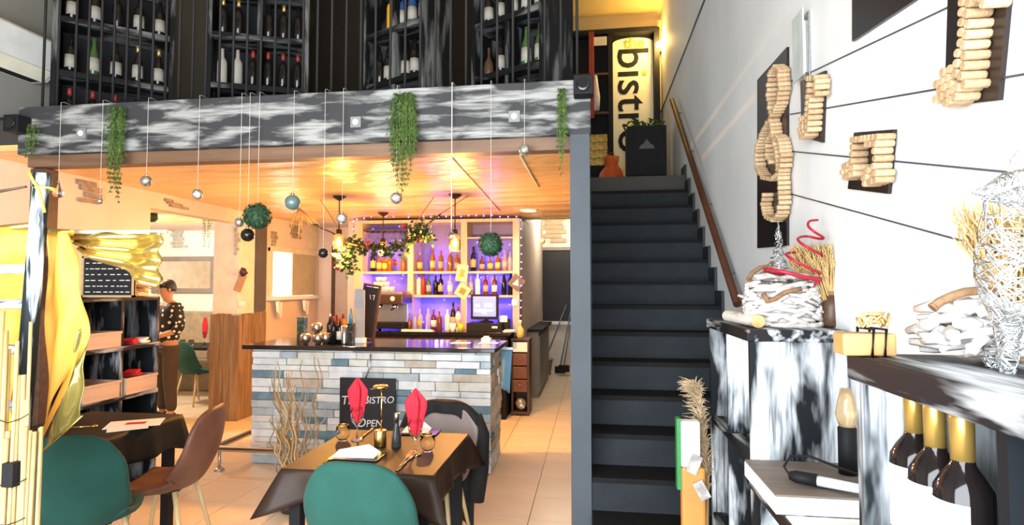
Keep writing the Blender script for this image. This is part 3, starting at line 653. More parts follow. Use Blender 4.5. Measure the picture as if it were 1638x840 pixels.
for lv, xs_ in ((0, (-.17, -.1, -.03, .04)), (1, (-.17, -.1, -.03)), (2, (-.14, -.07))):
    for x in xs_:
        o = link('coffee_cup', cupm, None, (p.x + x, 7.12, zz + .50 + lv * .061)); tag(o, f'white cup, {ORD[xs_.index(x)]} in {["bottom", "middle", "top"][lv]} layer on the espresso machine', 'cup', 'cups on the espresso machine')
# till
p = aty(776, 500, 7.1)
t = thing('cash_register', 'black touch-screen till on a cash drawer', 'cash register', (p.x, 7.1, 1.06))
MB().box(-.22, -.08, 0, .22, .26, .11).build('cash_drawer', M_black, t, .006); MB().lathe([(.1, .11), (.08, .13), (.03, .14), (.03, .2)], (0, .08, 0)).build('stand', M_black, t)
zs0, zs1 = aty(776, 511, 7.05).z - 1.06, aty(776, 471, 7.05).z - 1.06
MB().box(-.175, -.045, zs0, .175, -.01, zs1).build('monitor', M_black, t, .008)
sc_ = MB().box(-.145, -.048, zs0 + .035, .145, -.0455, zs1 - .025).build('screen', mat('screen_blue', (.2, .3, .6), .3, emit=.7, ecol=(.08, .16, .55)), t)
for a, b, c, d in ((-.13, .02, .06, .10), (-.03, .03, .04, .07), (.03, .11, .07, .09), (-.12, -.06, .12, .16), (.0, .1, .12, .17)):
    MB().box(a, -.0495, zs0 + .03 + c, b, -.048, zs0 + .03 + d).build('screen_panel', mat('screen_pale', (.7, .8, .9), .3, emit=.8, ecol=(.6, .75, 1)), t)
MB().box(.10, -.083, .05, .17, -.08, .075).build('badge', M_paper, t)
p = aty(812, 520, 7.2); t = thing('receipt_printer', 'small black receipt printer beside the till', 'printer', (p.x - .05, 7.25, 1.06)); MB().box(-.07, -.08, 0, .07, .1, .15).build('body', M_black, t, .008); MB().box(-.05, -.09, .12, .05, -.08, .20).build('receipt', M_paper, t)
p = aty(815, 525, 7.08); t = tag(MB().obox((0, 0, .01), (.16, .1, .012), Matrix.Rotation(.4, 3, 'Z')).obox((.02, 0, .026), (.14, .1, .01), Matrix.Rotation(-.3, 3, 'Z')).build('paper_pile', M_paper), 'loose white papers on the back counter by the till', 'paper'); t.location = (p.x, 7.06, 1.061)
for px, cmt, nm in ((737, mat('lime_plastic', (.50, .55, .03), .4), 'lime green cup on the back counter'), (724, M_paper, 'white cup on the back counter')):
    p = aty(px, 525, 7.06); t = thing('plastic_cup', nm, 'cup', (p.x, 7.06, 1.06)); MB().lathe([(.03, 0), (.042, .10), (.038, .10), (.026, .01), (.001, .01)], n=14).build('body', cmt, t); MB().lathe([(.04, .098), (.044, .1), (.042, .105)], n=14, caps=False).build('rim', cmt, t)
p = aty(665, 536, 6.95); t = thing('white_tray', 'shallow white tray at the front of the back counter', 'tray', (p.x, 7.04, 1.06)); MB().box(-.2, -.05, 0, .2, .05, .012).build('base', M_paper, t); MB().box(-.2, -.055, 0, .2, -.05, .03).build('lip', M_paper, t)
# LED string lights
sl = thing('string_lights', 'blue fairy lights draped around the bar shelving', 'string lights', (0, 0, 0))
M_led = mat('blue_led', (.4, .4, 1), .3, emit=5, ecol=(.16, .10, 1)); led = MB().ball((0, 0, 0), .011, 8, 5).mesh('bulb', M_led)
path = [(566, 372), (566, 350), (600, 347), (660, 346), (720, 346), (780, 345), (833, 346), (834, 400), (834, 450), (833, 512)]
pts = [aty(a, b, SY - .03) for a, b in path]; MB().tube(pts, .004, 5).build('cable', mat('navy_cable', (.03, .02, .12), .5), sl)
for i in range(len(pts) - 1):
    n = max(2, int((pts[i + 1] - pts[i]).length / .095))
    for k in range(n): link('bulb', led, sl, tuple(pts[i].lerp(pts[i + 1], (k + .5) / n) + Vector((0, -.012, random.uniform(-.015, .015)))))
rr = random.Random(4)
for k in range(46):
    px = rr.uniform(584, 816); py = rr.choice((rr.uniform(355, 425), rr.uniform(440, 466), rr.uniform(478, 525)))
    if min(abs(px - a) for a in (656, 742)) < 9: continue
    p = aty(px, py, 7.73); link('bulb', led, sl, tuple(p))
for px in (700, 784, 616):
    for py, e in ((410, 4), (448, 9), (500, 14)):
        p = aty(px, py, 7.62); light('fairy_light_glow', 'POINT', p, e, (.12, .08, 1), shadow_soft_size=.08)
# cards stuck on the uprights
for px, py, w2, h2, a, mt, nm in ((739, 437, .075, .11, -8, mat('buff_card', (.78, .66, .44), .7, col2=(.7, .42, .2), scale=9, lo=.5, hi=.7), 'upper buff picture card on the shelf upright'), (740, 466, .085, .085, -32, mat('orange_card', (.80, .62, .40), .7), 'tilted card with an orange square on the shelf upright'),
                                  (826, 452, .085, .085, -38, M_brown, 'dark tilted card with a pale triangle on the right upright')):
    p = aty(px, py, SY - .03); t = thing('picture_card', nm, 'card', p); t.rotation_euler = (0, R(-a), 0); MB().box(-w2, 0, -h2, w2, .006, h2).build('card', mt, t)
    if a == -32: MB().box(-.04, -.003, -.04, .04, 0, .04).build('print', mat('orange_print', (.72, .22, .05), .7), t)
    if a == -38: MB().prism([(-.03, -.05), (.05, -.02), (-.01, .05)], 1, -.003, 0).build('print', M_label, t)
    if a == -8: MB().box(-.03, -.003, -.05, .035, 0, .05).build('print', mat('ochre_print', (.66, .36, .12), .7), t)
p = aty(823, 484, SY - .02); tag(MB().box(-.035, 0, -.04, .035, .012, .04).build('light_switch', M_paper, None, .003), 'white switch plate on the right shelf upright', 'switch').location = p
# ---------------------------------------------------------------- right end of the bar and the passage
p = atz(846, 666, 0); dx = aty(818, 600, p.y).x; zt = aty(830, 545, p.y).z
t = thing('drawer_tower', 'narrow dark wooden drawer tower beside the passage', 'cabinet', (dx, p.y, 0)); w3 = p.x - dx
MB().box(0, 0, 0, .02, .35, zt).box(w3 - .02, 0, 0, w3, .35, zt).box(0, .33, 0, w3, .35, zt).build('carcass', M_brown, t); MB().box(-.005, -.01, zt, w3 + .005, .35, zt + .02).build('top', M_brown, t)
dmat = mat('red_brown_drawer', (.15, .06, .035), .4)
for k in range(3):
    z0 = .30 + k * .165; d = MB().box(.022, -.008, z0, w3 - .022, .3, z0 + .15).build('drawer', dmat, t, .004); MB().ball((w3 / 2, -.02, z0 + .085), .014, 10, 6).build('knob', M_steel, d)
MB().box(.02, 0, .02, w3 - .02, .33, .05).build('shelf', M_brown, t); MB().box(.02, 0, .80, w3 - .02, .02, zt - .02).build('label_strip', M_paper, t)
t = thing('plastic_bundle', 'crumpled clear plastic bundle in the drawer tower', 'plastic', (dx + w3 / 2, p.y + .1, .05)); m = MB().ball((0, 0, .08), .075, 12, 8); m.v = rough(m.v, .012, 2); m.build('body', mat('crumpled_plastic', (.55, .55, .55), .15, metal=.5), t); m = MB().ball((.03, -.05, .06), .035, 8, 6); m.v = rough(m.v, .008, 3); m.build('knot', MATS['crumpled_plastic'], t)
p2 = aty(832, 540, p.y + .1); bottle('syrup_bottle', (p2.x, p.y + .12, zt + .02), .23, .05, mat('yellow_syrup', (.72, .55, .16), .3), None, M_paper, 'pale yellow squat bottle on the drawer tower', None, 'round')
q = atz(853, 616, 0)
t = thing('passage_counter', 'grey work counter along the service passage', 'counter', (-.95, q.y - 1.1, 0)); MB().box(0, 0, 0, .16, 1.85, .96).build('cabinet', mat('grey_laminate', (.22, .20, .17), .5), t); MB().box(0, -.03, .96, .22, 1.9, 1.0).build('worktop', M_black, t)
for k in range(3): MB().box(.16, .05 + k * .6, .08, .175, .62 + k * .6, .9).build('door', mat('grey_door', (.30, .28, .24), .5), t, .004)
YP = 11.09
a, b = aty(841, 401, YP), aty(916, 514, YP)
t = thing('black_noticeboard', 'large black board with grey frame at the end of the passage', 'board', ((a.x + b.x) / 2, YP, b.z)); w4 = (b.x - a.x) / 2; h4 = a.z - b.z
MB().box(-w4, -.015, 0, w4, 0, h4).build('panel', mat('black_glass_panel', (.010, .009, .010), .5), t)
fm = mat('grey_frame', (.26, .23, .20), .5)
for x0 in (-w4 - .05, w4): MB().box(x0, -.04, -.05, x0 + .05, 0, h4 + .05).build('frame_side', fm, t)
MB().box(-w4, -.04, h4, w4, 0, h4 + .06).build('frame_rail', fm, t); MB().box(-w4, -.06, -.06, w4, 0, 0).build('frame_rail', M_paper, t)
q = atz(873, 597, 0)
t = thing('mop_bucket', 'grey plastic mop bucket in the passage', 'bucket', (q.x, q.y - .15, 0)); gp_ = mat('grey_plastic', (.22, .23, .24), .5)
MB().lathe([(.105, 0), (.14, .27), (.15, .27), (.15, .29), (.132, .29), (.1, .015), (.001, .015)]).build('pail', gp_, t); MB().tube([(-.145, 0, .26), (-.1, -.1, .2), (0, -.16, .17), (.1, -.1, .2), (.145, 0, .26)], .005, 6).build('handle', M_steel, t)
def broom(nm, a, b, yb, yt, label, head):
    p = aty(*a, yb); q = aty(*b, yt); t = thing(nm, label, 'broom', p); d = q - p
    MB().tube([(0, 0, 0), tuple(d)], .012, 8).build('handle', mat('blue_grey_handle', (.12, .16, .22), .4), t)
    if head: MB().box(-.10, -.05, -.10, .10, .05, .02).build('head', M_black, t, .01)
    else: MB().lathe([(.03, .02), (.09, -.12), (.07, -.2)], n=12).build('mop_head', M_drift, t)
broom('mop', (876, 566), (906, 488), 10.75, 11.0, 'mop leaning from the grey bucket', False)
broom('broom', (896, 588), (914, 492), 10.8, 11.03, 'black broom leaning by the post', True)
broom('broom', (902, 586), (912, 520), 10.6, 10.9, 'shorter black brush leaning by the post', True)
# pillar decorations and stone patches on walls
M_patch = mat('stone_patch', (.36, .31, .25), .85, col2=(.24, .2, .16), scale=20, bump=.5)
M_patch2 = mat('grey_stone_patch', (.46, .45, .41), .85, col2=(.32, .31, .29), scale=20, bump=.5)
def patch(label, fn, rects, mt, ax, sgn):
    """a cluster of thin stone slips; rects px x0,y0,x1,y1 seen on the wall plane"""
    c = fn((rects[0][0] + rects[0][2]) / 2, (rects[0][1] + rects[0][3]) / 2); t = thing('stone_slip_patch', label, 'wall decoration', c)
    for (a, b, c2, d) in rects:
        p, q = fn(a, b) - c, fn(c2, d) - c
        z0, z1 = sorted((fn((a + c2) / 2, b).z - c.z, fn((a + c2) / 2, d).z - c.z))
        m = MB()
        if ax == 1: x0, x1 = sorted((p.x, q.x)); m.box(x0, -.02, z0 + .004, x1, 0, z1 - .004)
        else: y0, y1 = sorted((p.y, q.y)); m.box(0, y0, z0 + .004, .02, y1, z1 - .004)
        m.build('stone_slip', mt, t)
    return t
fl_ = lambda a, b: atx(a, b, LX)
patch('brown stone slips on the left wall below the beam', fl_, [(122, 289, 152, 298), (127, 298, 160, 307), (124, 316, 134, 324), (134, 308, 160, 318), (134, 318, 156, 326)], M_patch, 0, 1)
patch('brown stone slips above the dining room opening', fl_, [(262, 318, 275, 324), (266, 324, 290, 329), (270, 329, 300, 334)], M_patch, 0, 1)
patch('brown stone slips above the bar window near the corner', fl_, [(463, 360, 479, 366), (465, 366, 481, 372), (463, 372, 478, 377), (466, 377, 480, 382)], M_patch, 0, 1)
patch('stone slips beside the dark strip by the pillar', fl_, [(433, 370, 441, 376), (433, 376, 443, 383), (434, 383, 440, 390), (433, 390, 439, 397)], M_patch, 0, 1)
fpil = lambda a, b: aty(a, b, 6.5)
patch('stone slips running down the front of the pillar', fpil, [(376, 363, 380, 372), (376, 372, 383, 380), (376, 380, 385, 388), (376, 388, 381, 396), (376, 396, 383, 402), (376, 402, 379, 409)], M_patch2, 1, 1)
fpass = lambda a, b: aty(a, b, YP)
patch('pale stone slips on the wall above the black board', fpass, [(868, 346, 905, 353), (872, 353, 900, 360), (868, 360, 902, 367), (874, 367, 906, 374), (870, 374, 898, 381), (880, 381, 906, 388)], mat('tan_stone_patch', (.50, .38, .24), .85, scale=20), 1, 1)
p = aty(386, 450, 6.5)
t = thing('gift_tag', 'brown tilted gift tag with dark bow on the pillar', 'tag', (p.x, 6.485, p.z)); t.rotation_euler = (0, R(22), 0)
MB().box(-.05, 0, -.13, .05, .008, .09).build('card', mat('kraft_tag', (.48, .28, .16), .7), t); m = MB().ball((0, -.02, .12), .045, 10, 6); m.v = rough(m.v, .014, 1); m.build('bow', mat('dark_berry', (.06, .02, .03), .5), t)
p = aty(387, 486, 6.5); t = tag(MB().box(-.045, -.012, -.03, .045, 0, .03).build('light_switch', M_paper, None, .004), 'white double switch on the pillar', 'switch'); t.location = (p.x, 6.5, p.z)
# ---------------------------------------------------------------- pendants and downlight
M_bulb = mat('pendant_bulb', (1, .75, .35), .3, emit=60, ecol=(1, .60, .18))
M_lant = mat('amber_lantern_glass', (1, .62, .22), .1, trans=.85, col2=(1, .55, .16))
M_bronze = mat('dark_bronze_metal', (.05, .03, .02), .4, metal=.5)
for px, pc, pl_, en, nm in ((543, 314, 387, 185, 'amber glass pendant lamp at the left of the bar'), (613, 340, 398, 45, 'amber glass pendant lamp behind the leafy garland'), (728, 311, 388, 185, 'amber glass pendant lamp at the middle of the bar')):
    c = atz(px, pc, 2.56); s = aty(px, pl_, c.y); d = s.z - 2.56
    t = thing('pendant_lamp', nm, 'pendant lamp', (c.x, c.y, 2.56))
    MB().lathe([(.001, -.045), (.02, -.045), (.05, -.025), (.068, -.008), (.068, 0)]).build('ceiling_rose', M_bronze, t)
    MB().cyl((0, 0, -.04), (0, 0, d + .12), .006, n=8).build('rod', M_bronze, t)
    MB().lathe([(.028, d + .13), (.03, d + .09), (.035, d + .085)]).build('lamp_holder', M_bronze, t)
    MB().lathe([(.03, d + .085), (.052, d + .06), (.062, d + .0), (.058, d - .07), (.052, d - .085)], caps=False).build('shade', M_lant, t)
    MB().lathe([(.001, d - .055), (.026, d - .04), (.036, d - .008), (.022, d + .035), (.012, d + .06)], n=12).build('bulb', M_bulb, t)
    light('pendant_light', 'POINT', (c.x, c.y, s.z - .12), en, (1, .45, .10), shadow_soft_size=.05)
c = atz(846, 336, 2.56)
t = thing('downlight', 'round recessed downlight in the ceiling by the passage', 'ceiling light', (c.x, c.y, 2.56))
MB().lathe([(.115, 0), (.11, -.012), (.09, -.014)], caps=False).build('trim_ring', M_white, t); MB().lathe([(.09, -.012), (.001, -.013)]).build('diffuser', mat('downlight_glow', (1, .9, .7), .4, emit=12, ecol=(1, .80, .50)), t)
light('downlight_light', 'SPOT', (c.x, c.y, 2.53), 70, (1, .80, .52), (0, 0, 0), spot_size=R(150), spot_blend=.8, shadow_soft_size=.09)
light('passage_light', 'POINT', (-.55, 10.0, 2.9), 55, (1, .86, .66), shadow_soft_size=.12)
# unseen lamp added to brighten the dining room
def fill_lamp(x, y, e, label, colr=(1, .60, .26)):
    t = thing('dining_fill_lamp', label, 'ceiling light', (x, y, 2.56)); MB().lathe([(.10, 0), (.095, -.02), (.07, -.03)], caps=False).build('rim', M_bronze, t); MB().lathe([(.068, -.028), (.04, -.045), (.001, -.05)]).build('diffuser', mat('fill_lamp_glow', (1, .8, .5), .4, emit=8, ecol=(1, .66, .3)), t)
    light('dining_fill_light', 'POINT', (x, y, 2.38), e, colr, shadow_soft_size=.09)
# ---------------------------------------------------------------- baubles and plants hung over the beam
YH = 3.265
M_sil = mat('silver_bauble', (.70, .70, .68), .16, metal=.9, bump=.3, bscale=60)
M_mir = mat('mirror_bauble', (.80, .80, .80), .08, metal=1, bump=.9, bscale=110)
M_teal = mat('teal_bauble', (.16, .24, .23), .35, metal=.3)
M_dark = mat('black_bauble', (.012, .010, .010), .10)
M_cord = mat('white_thread', (.62, .58, .52), .7)
def topiary(t, r, seed, n=420, mt=None):
    rr = random.Random(seed); m = MB()
    for k in range(n):
        z = rr.uniform(-1, 1); a = rr.uniform(0, 2 * PI); s = math.sqrt(1 - z * z); d = Vector((s * math.cos(a), s * math.sin(a), z))
        u = d.orthogonal().normalized(); u = (Matrix.Rotation(rr.uniform(0, 6.28), 3, d) @ u); v = d.cross(u); c = d * r * rr.uniform(.86, .97)
        L = r * .26; m.add([c - u * L * .35, c + v * L * .5 + d * L * .35, c + u * L * .35, c - v * L * .1], [(0, 1, 2, 3)])
    m.build('leaves', mt or M_box, t); MB().ball((0, 0, 0), r * .88, 16, 10).build('core', M_box, t)
for px, py, rp, kind, look in ((93, 309, 9, 'pear', 'clear glass drop bauble at the left end of the beam'), (160, 322, 5, 'sil', 'tiny silver bauble left of the big trailing plant'), (234, 290, 9.5, 'sil', 'silver bauble just right of the left trailing plant'),
        (316, 311, 9, 'mir', 'mirrored bauble above the dining opening'), (383, 356, 8, 'sil', 'silver bauble beside the green topiary ball'), (396, 376, 11, 'dark', 'glossy black bauble hanging before the pillar'), (412, 346, 22.5, 'top', 'round green boxwood ball hanging before the pillar'),
        (468, 324, 12.5, 'teal', 'teal grey bauble hanging before the ceiling'), (547, 349, 9, 'mir', 'mirrored bauble beside the left pendant lamp'), (634, 317, 9.5, 'mir', 'mirrored bauble under the central trailing plant'), (839, 240, 9, 'sil', 'silver bauble hanging at the right against the beam'),
        (785, 391, 19.5, 'top', 'round green boxwood ball before the bottle shelves'), (517, 405, 8, 'dark', 'small dark bauble left of the left pendant lamp'), (722, 378, 6, 'pear', 'clear glass drop on a thick white cord')):
    p = aty(px, py, YH); r = rp * 3.42 / 920
    t = thing('hanging_ball' if kind == 'top' else 'bauble', look, 'topiary ball' if kind == 'top' else 'bauble', p)
    top = 2.825 - p.z
    MB().tube([(0, 0, r * .9), (0, 0, top), (0, .02, top + .006), (0, .10, top + .004)], .0035 if px == 722 else .0014, 5).build('cord', M_cord, t)
    if kind == 'top': topiary(t, r, int(px))
    elif kind == 'pear': MB().lathe([(.001, -r), (r * .7, -r * .75), (r, -r * .1), (r * .8, r * .5), (r * .35, r * 1.4), (r * .15, r * 2.1)], n=16).build('drop', M_crys, t)
    else: MB().ball((0, 0, 0), r, 20, 14).build('globe', {'sil': M_sil, 'mir': M_mir, 'dark': M_dark, 'teal': M_teal}[kind], t)
    if kind != 'top': MB().lathe([(r * .25, r * .9), (r * .25, r * 1.2), (r * .1, r * 1.25)] if kind != 'pear' else [(r * .2, r * 2.0), (r * .18, r * 2.3)], n=10).build('cap', M_steel, t)
def trailer(label, px, y, p0, p1, wpx, n, mt, seed, drape=True, cat='plant'):
    a = aty(px, p0, y); b = aty(px, p1, y); L = a.z - b.z; wd = wpx * y / 920; rr = random.Random(seed)
    t = thing('trailing_plant', label, cat, (a.x, y, a.z)); m = MB(); s = MB()
    for k in range(n):
        x = rr.uniform(-.5, .5) * wd; yy = rr.uniform(-.035, .02); l = L * (1 - (abs(x) / wd) * .9) * rr.uniform(.55, 1.0)
        pts = [(x * .75, yy, 0)]; q = 0
        while q < l:
            q += .03; pts.append((x * (.75 + .3 * min(1, q / .12)) + rr.uniform(-.006, .006), yy - .01 * min(1, q / .1) + rr.uniform(-.005, .005), -q))
        s.tube(pts, .0012, 4, caps=False)
        for (u, v, z) in pts:
            for g in range(3):
                an = rr.uniform(0, 6.28); d = Vector((math.cos(an) * .9, math.sin(an) * .6, -rr.uniform(.2, 1.2))) * .022; e = Vector((math.sin(an), -math.cos(an), .3)) * .0045; c = Vector((u, v, z))
                m.add([c, c + d * .5 + e, c + d, c + d * .5 - e], [(0, 1, 2, 3)])
    m.build('leaves', mt, t); s.build('stems', mt, t); MB().box(-wd * .4, .045, -.0, wd * .4, .12, .02).build('root_clump', M_leaf, t)
    return t
trailer('large green trailing plant over the left of the beam', 190, 3.262, 172, 340, 32, 34, M_leaf2, 1)
trailer('dense green trailing plant hanging over the middle of the beam', 646, 3.262, 150, 322, 44, 54, M_leaf2, 2)
trailer('thin green trailing plant near the stair end of the beam', 898, 3.262, 142, 285, 15, 14, M_leaf2, 3)
trailer('short green trailing plant at the far left beam end', 57, 3.262, 200, 272, 18, 9, M_leaf2, 4)
trailer('pale trailing plant in the dining room opening', 335, 6.2, 308, 412, 17, 14, M_leafp, 5)
trailer('small pale trailing plant by the bar window', 501, 7.6, 360, 412, 14, 9, M_leafp, 6)
# ---------------------------------------------------------------- leafy garland above the bar
YG = 5.7
gl = [aty(a, b, YG) for a, b in ((500, 360), (530, 372), (556, 388), (590, 396), (625, 399), (652, 388), (676, 366), (705, 342))]
o = gl[3]
t = thing('leaf_garland', 'leafy garland with red flowers on a branch hung above the bar', 'garland', o); rr = random.Random(9)
MB().tube([p - o for p in gl], [.008, .011, .014, .016, .016, .014, .012, .008], 8).build('branch', M_brown, t)
m = MB()
def leaves(m, c, n, spread, size):
    for g in range(n):
        an = rr.uniform(0, 6.28); el = rr.uniform(-1.2, 1); d = Vector((math.cos(an) * math.cos(el), math.sin(an) * math.cos(el), math.sin(el))); u = d.orthogonal().normalized()
        b = c + Vector((rr.gauss(0, spread), rr.gauss(0, spread), rr.gauss(0, spread))); L = size * rr.uniform(.7, 1.2)
        m.add([b, b + d * L * .5 + u * L * .32, b + d * L, b + d * L * .5 - u * L * .32], [(0, 1, 2, 3)])
for i in range(2, 7):
    for k in range(9): leaves(m, gl[i].lerp(gl[min(i + 1, 7)], k / 9) - o, 8 if i != 6 else 1, .028, .055)
for px, py, n, s in ((553, 412, 90, .05), (556, 430, 50, .035), (672, 372, 120, .055), (684, 380, 26, .03), (618, 408, 20, .03), (565, 392, 26, .04), (640, 402, 14, .04)): leaves(m, aty(px, py, YG) - o, n, s, .06)
m.build('leaves', M_leaf, t)
for px, py in ((646, 362), (588, 390), (671, 384), (540, 428), (632, 420)):
    c = aty(px, py, YG - .05) - o; f = MB().ball(c, .026, 10, 6); f.v = rough(f.v, .006, px); f.build('flower', mat('dark_red_flower', (.30, .02, .03), .6), t)
for a, b in ((705, 342), (556, 388), (640, 392)):
    c = aty(a, b, YG) - o; q = {705: (745, 283), 556: (505, 360), 640: (690, 320)}[a]
    h = atz(q[0], q[1] if a != 556 else 312, 2.56)
    top = Vector((aty(q[0], 300, YG).x, YG + .1, 2.56)) - o; MB().tube([c, top], .004, 5).build('hanging_cord', M_rope, t)
# pale timber battens along the ceiling
for k, (a, b) in enumerate((((722, 252), (800, 338)), ((830, 246), (862, 300)))):
    p, q = atz(*a, 2.553), atz(*b, 2.553); d = q - p; t = tag(MB().tube([(0, 0, 0), tuple(d)], .007, 6).build('ceiling_batten', mat('pale_batten', (.92, .80, .52), .5)), ['long slanting pale batten across the lit ceiling', 'short slanting batten near the right ceiling edge'][k], 'batten'); t.location = p
# dried branch and pale tassel by the left pendant
p = aty(478, 345, 6.4)
t = thing('dried_tassel', 'pale dried grass tassel hanging from the ceiling by the bar window', 'dried grass', (p.x, 6.4, 2.56)); m = MB(); rr = random.Random(6)
for k in range(30):
    x = rr.uniform(-.12, .25); m.tube([(0, 0, 0), (x * .5, rr.uniform(-.03, .03), -.08), (x, rr.uniform(-.05, .05), -.12 - rr.uniform(0, .25) * (1 if x < .05 else .4))], .004, 4)
m.build('grass', M_wheat, t); MB().lathe([(.02, 0), (.016, -.04)], n=10).build('tie', M_rope, t)
for k, (px, py) in enumerate(((861, 325), (868, 386))):
    p = aty(px, py, 7.2); t = thing('bauble', ['tiny white bauble under the downlight', 'small tan bauble hanging before the passage wall'][k], 'bauble', p); MB().ball((0, 0, 0), .025 if k == 0 else .032).build('globe', M_drift if k == 0 else M_cork, t); MB().tube([(0, 0, .02), (0, 0, 2.555 - p.z)], .0025, 5).build('cord', M_cord, t)
# ---------------------------------------------------------------- chairs
def make_chair(label, up, loc, rz, name='shell_chair', back_h=.44, group=None, legs=None):
    t = thing(name, label, 'chair', loc, rz, group)
    def f(u, v):
        s = (u - .5) * 2; 
        if v < .5:
            q = v / .5; y = .21 - .36 * q; z = .455 - .03 * math.sin(q * PI) + .02 * (1 - q) * 0; w = .215 + .015 * math.sin(q * PI)
            z += .055 * abs(s) ** 3 * (.25 + q)
        else:
            q = (v - .5) / .5; y = -.15 - .075 * math.sin(min(1, q * 1.6) * PI / 2) - .045 * q; z = .455 + back_h * (q ** 1.15)
            w = .23 + .012 * math.sin(q * PI); 
            w *= (1 - max(0, q - .62) ** 2 * 2.0)
            y += .085 * abs(s) ** 2.2 * (1 - .45 * q); z += .055 * abs(s) ** 3 * 1.25 * (1 - q); z -= .05 * abs(s) ** 3.5 * max(0, q - .4) / .6
        return (w * s, y, z)
    m = MB().grid(f, 14, 22); o = m.build('seat_shell', up, t); so = o.modifiers.new('thick', 'SOLIDIFY'); so.thickness = .035; so.offset = 0
    bv = o.modifiers.new('sub', 'SUBSURF'); bv.levels = 1; bv.render_levels = 1
    for sx in (-1, 1):
        for sy in (-1, 1):
            MB().tube([(sx * .13, .02 + sy * .11, .43), (sx * .20, .02 + sy * .20, 0)], [.016, .010], 10).build('leg', legs or M_leg, t)
    MB().tube([(-.13, -.09, .425), (.13, -.09, .425), (.13, .13, .425), (-.13, .13, .425)], .010, 6, closed=True).build('seat_frame', M_iron, t)
    return t
make_chair('green velvet shell chair in the foreground before the set table', M_green, (-.915, 2.42, 0), R(-3), back_h=.49)
jc = make_chair('dark chair with pale back on the far side of the set table', mat('dark_taupe_shell', (.30, .24, .22), .6), (-1.0, 3.56, 0), R(176), back_h=.38)
make_chair('green velvet shell chair at left, beside the bamboo screen', M_green, (-2.57, 2.65, 0), R(26), back_h=.47)
make_chair('brown leather shell chair at the right end of the left table', M_leather, (-2.53, 3.20, 0), R(103), back_h=.45)
# black jacket over the far chair
t = thing('black_jacket', 'black jacket draped over the far chair of the set table', 'jacket', (-1.0, 3.79, 0)); m = MB()
def jk(u, v):
    a = (u - .5) * 2; w_ = .225 + .02 * math.sin(v * 5)
    q = v * 1.6
    if q < .45: z = .845 - .10 * abs(a) ** 3 - (.45 - q) * (.14 + .5 * abs(a) ** 4) ; y = -.03 - .02 * math.sin(u * 14)
    elif q < .6: z = .845 - .10 * abs(a) ** 3 + .02 * math.sin((q - .45) / .15 * PI); y = -.03 + (q - .45) / .15 * .10
    else: z = .845 - .1 * abs(a) ** 3 - (q - .6) * .78; y = .07 + .025 * math.sin(u * 17)
    return (a * w_, y, z)
o = m.grid(jk, 24, 30).build('body', mat('black_wool', (.012, .012, .013), .85, bump=.3, bscale=80), t); so = o.modifiers.new('s', 'SOLIDIFY'); so.thickness = .014
MB().tube([(.215, .02, .76), (.26, .0, .64), (.26, -.02, .42), (.24, -.03, .22)], [.05, .06, .058, .05], 10).build('sleeve', MATS['black_wool'], t)
MB().tube([(-.215, .02, .76), (-.25, .0, .64), (-.25, -.02, .42)], [.05, .06, .05], 10).build('sleeve', MATS['black_wool'], t)
# ---------------------------------------------------------------- tables
def table(label, x0, x1, y0, y1, h, drop, cloth_mat, seed=0, corner=.12):
    cx, cy = (x0 + x1) / 2, (y0 + y1) / 2; a, b = (x1 - x0) / 2, (y1 - y0) / 2
    t = thing('dining_table', label, 'table', (cx, cy, 0))
    MB().box(-a + .01, -b + .01, h - .035, a - .01, b - .01, h - .004).build('tabletop', M_brown, t)
    for sx in (-1, 1):
        for sy in (-1, 1): MB().box(sx * (a - .055) - .028, sy * (b - .055) - .028, 0, sx * (a - .055) + .028, sy * (b - .055) + .028, h - .03).build('leg', M_black, t, .003)
    c = thing('tablecloth', 'black cloth on the ' + label, 'tablecloth', (cx, cy, h)); 
    m = MB(); N = 96; per = []; RN = 7
    for k in range(N):
        s = k / N * 4; e = int(s); f = s - e; q = -1 + 2 * f
        per.append(((q, -1), (1, q), (-q, 1), (-1, -q))[e])
    top = [(u * a, v * b, 0) for u, v in per]
    m.add(top, [tuple(range(N))], False)
    vs = []
    for r_ in range(RN + 1):
        g = r_ / RN
        for k, (u, v) in enumerate(per):
            cor = max(0, min(abs(u), abs(v)) - .70) / .30
            ripple = .010 * math.sin(k * .62 + seed) * g + .006 * math.sin(k * 1.37 + seed * 2) * g
            out = (.012 * g ** .5 if g else 0) + ripple + corner * .42 * cor ** 2 * g
            nx = u if abs(u) >= .999 else u * cor; ny = v if abs(v) >= .999 else v * cor
            l_ = math.hypot(nx, ny) or 1
            vs.append((u * a + nx / l_ * out, v * b + ny / l_ * out, -drop * g - .05 * cor * g + .012 * g * math.sin(k * .4 + seed)))
    m.add(vs, [(r_ * N + k, (r_ + 1) * N + k, (r_ + 1) * N + (k + 1) % N, r_ * N + (k + 1) % N) for r_ in range(RN) for k in range(N)], True)
    o = m.build('cloth', cloth_mat, c); so = o.modifiers.new('s', 'SOLIDIFY'); so.thickness = .002
    return t
M_tbrown = mat('dark_brown_cloth', (.035, .020, .014), .48, col2=(.028, .016, .011), spec=.25, bump=.05, bscale=200)
TZ = .752
table('set table in the foreground with red napkins', -1.485, -.735, 2.62, 3.38, .75, .16, M_tbrown, 0, .30)
table('left table beside the cubbyhole shelves', -3.44, -2.75, 2.83, 3.58, .76, .20, M_tcloth, 2)
def onT(px, py, z=TZ): return atz(px, py, z)
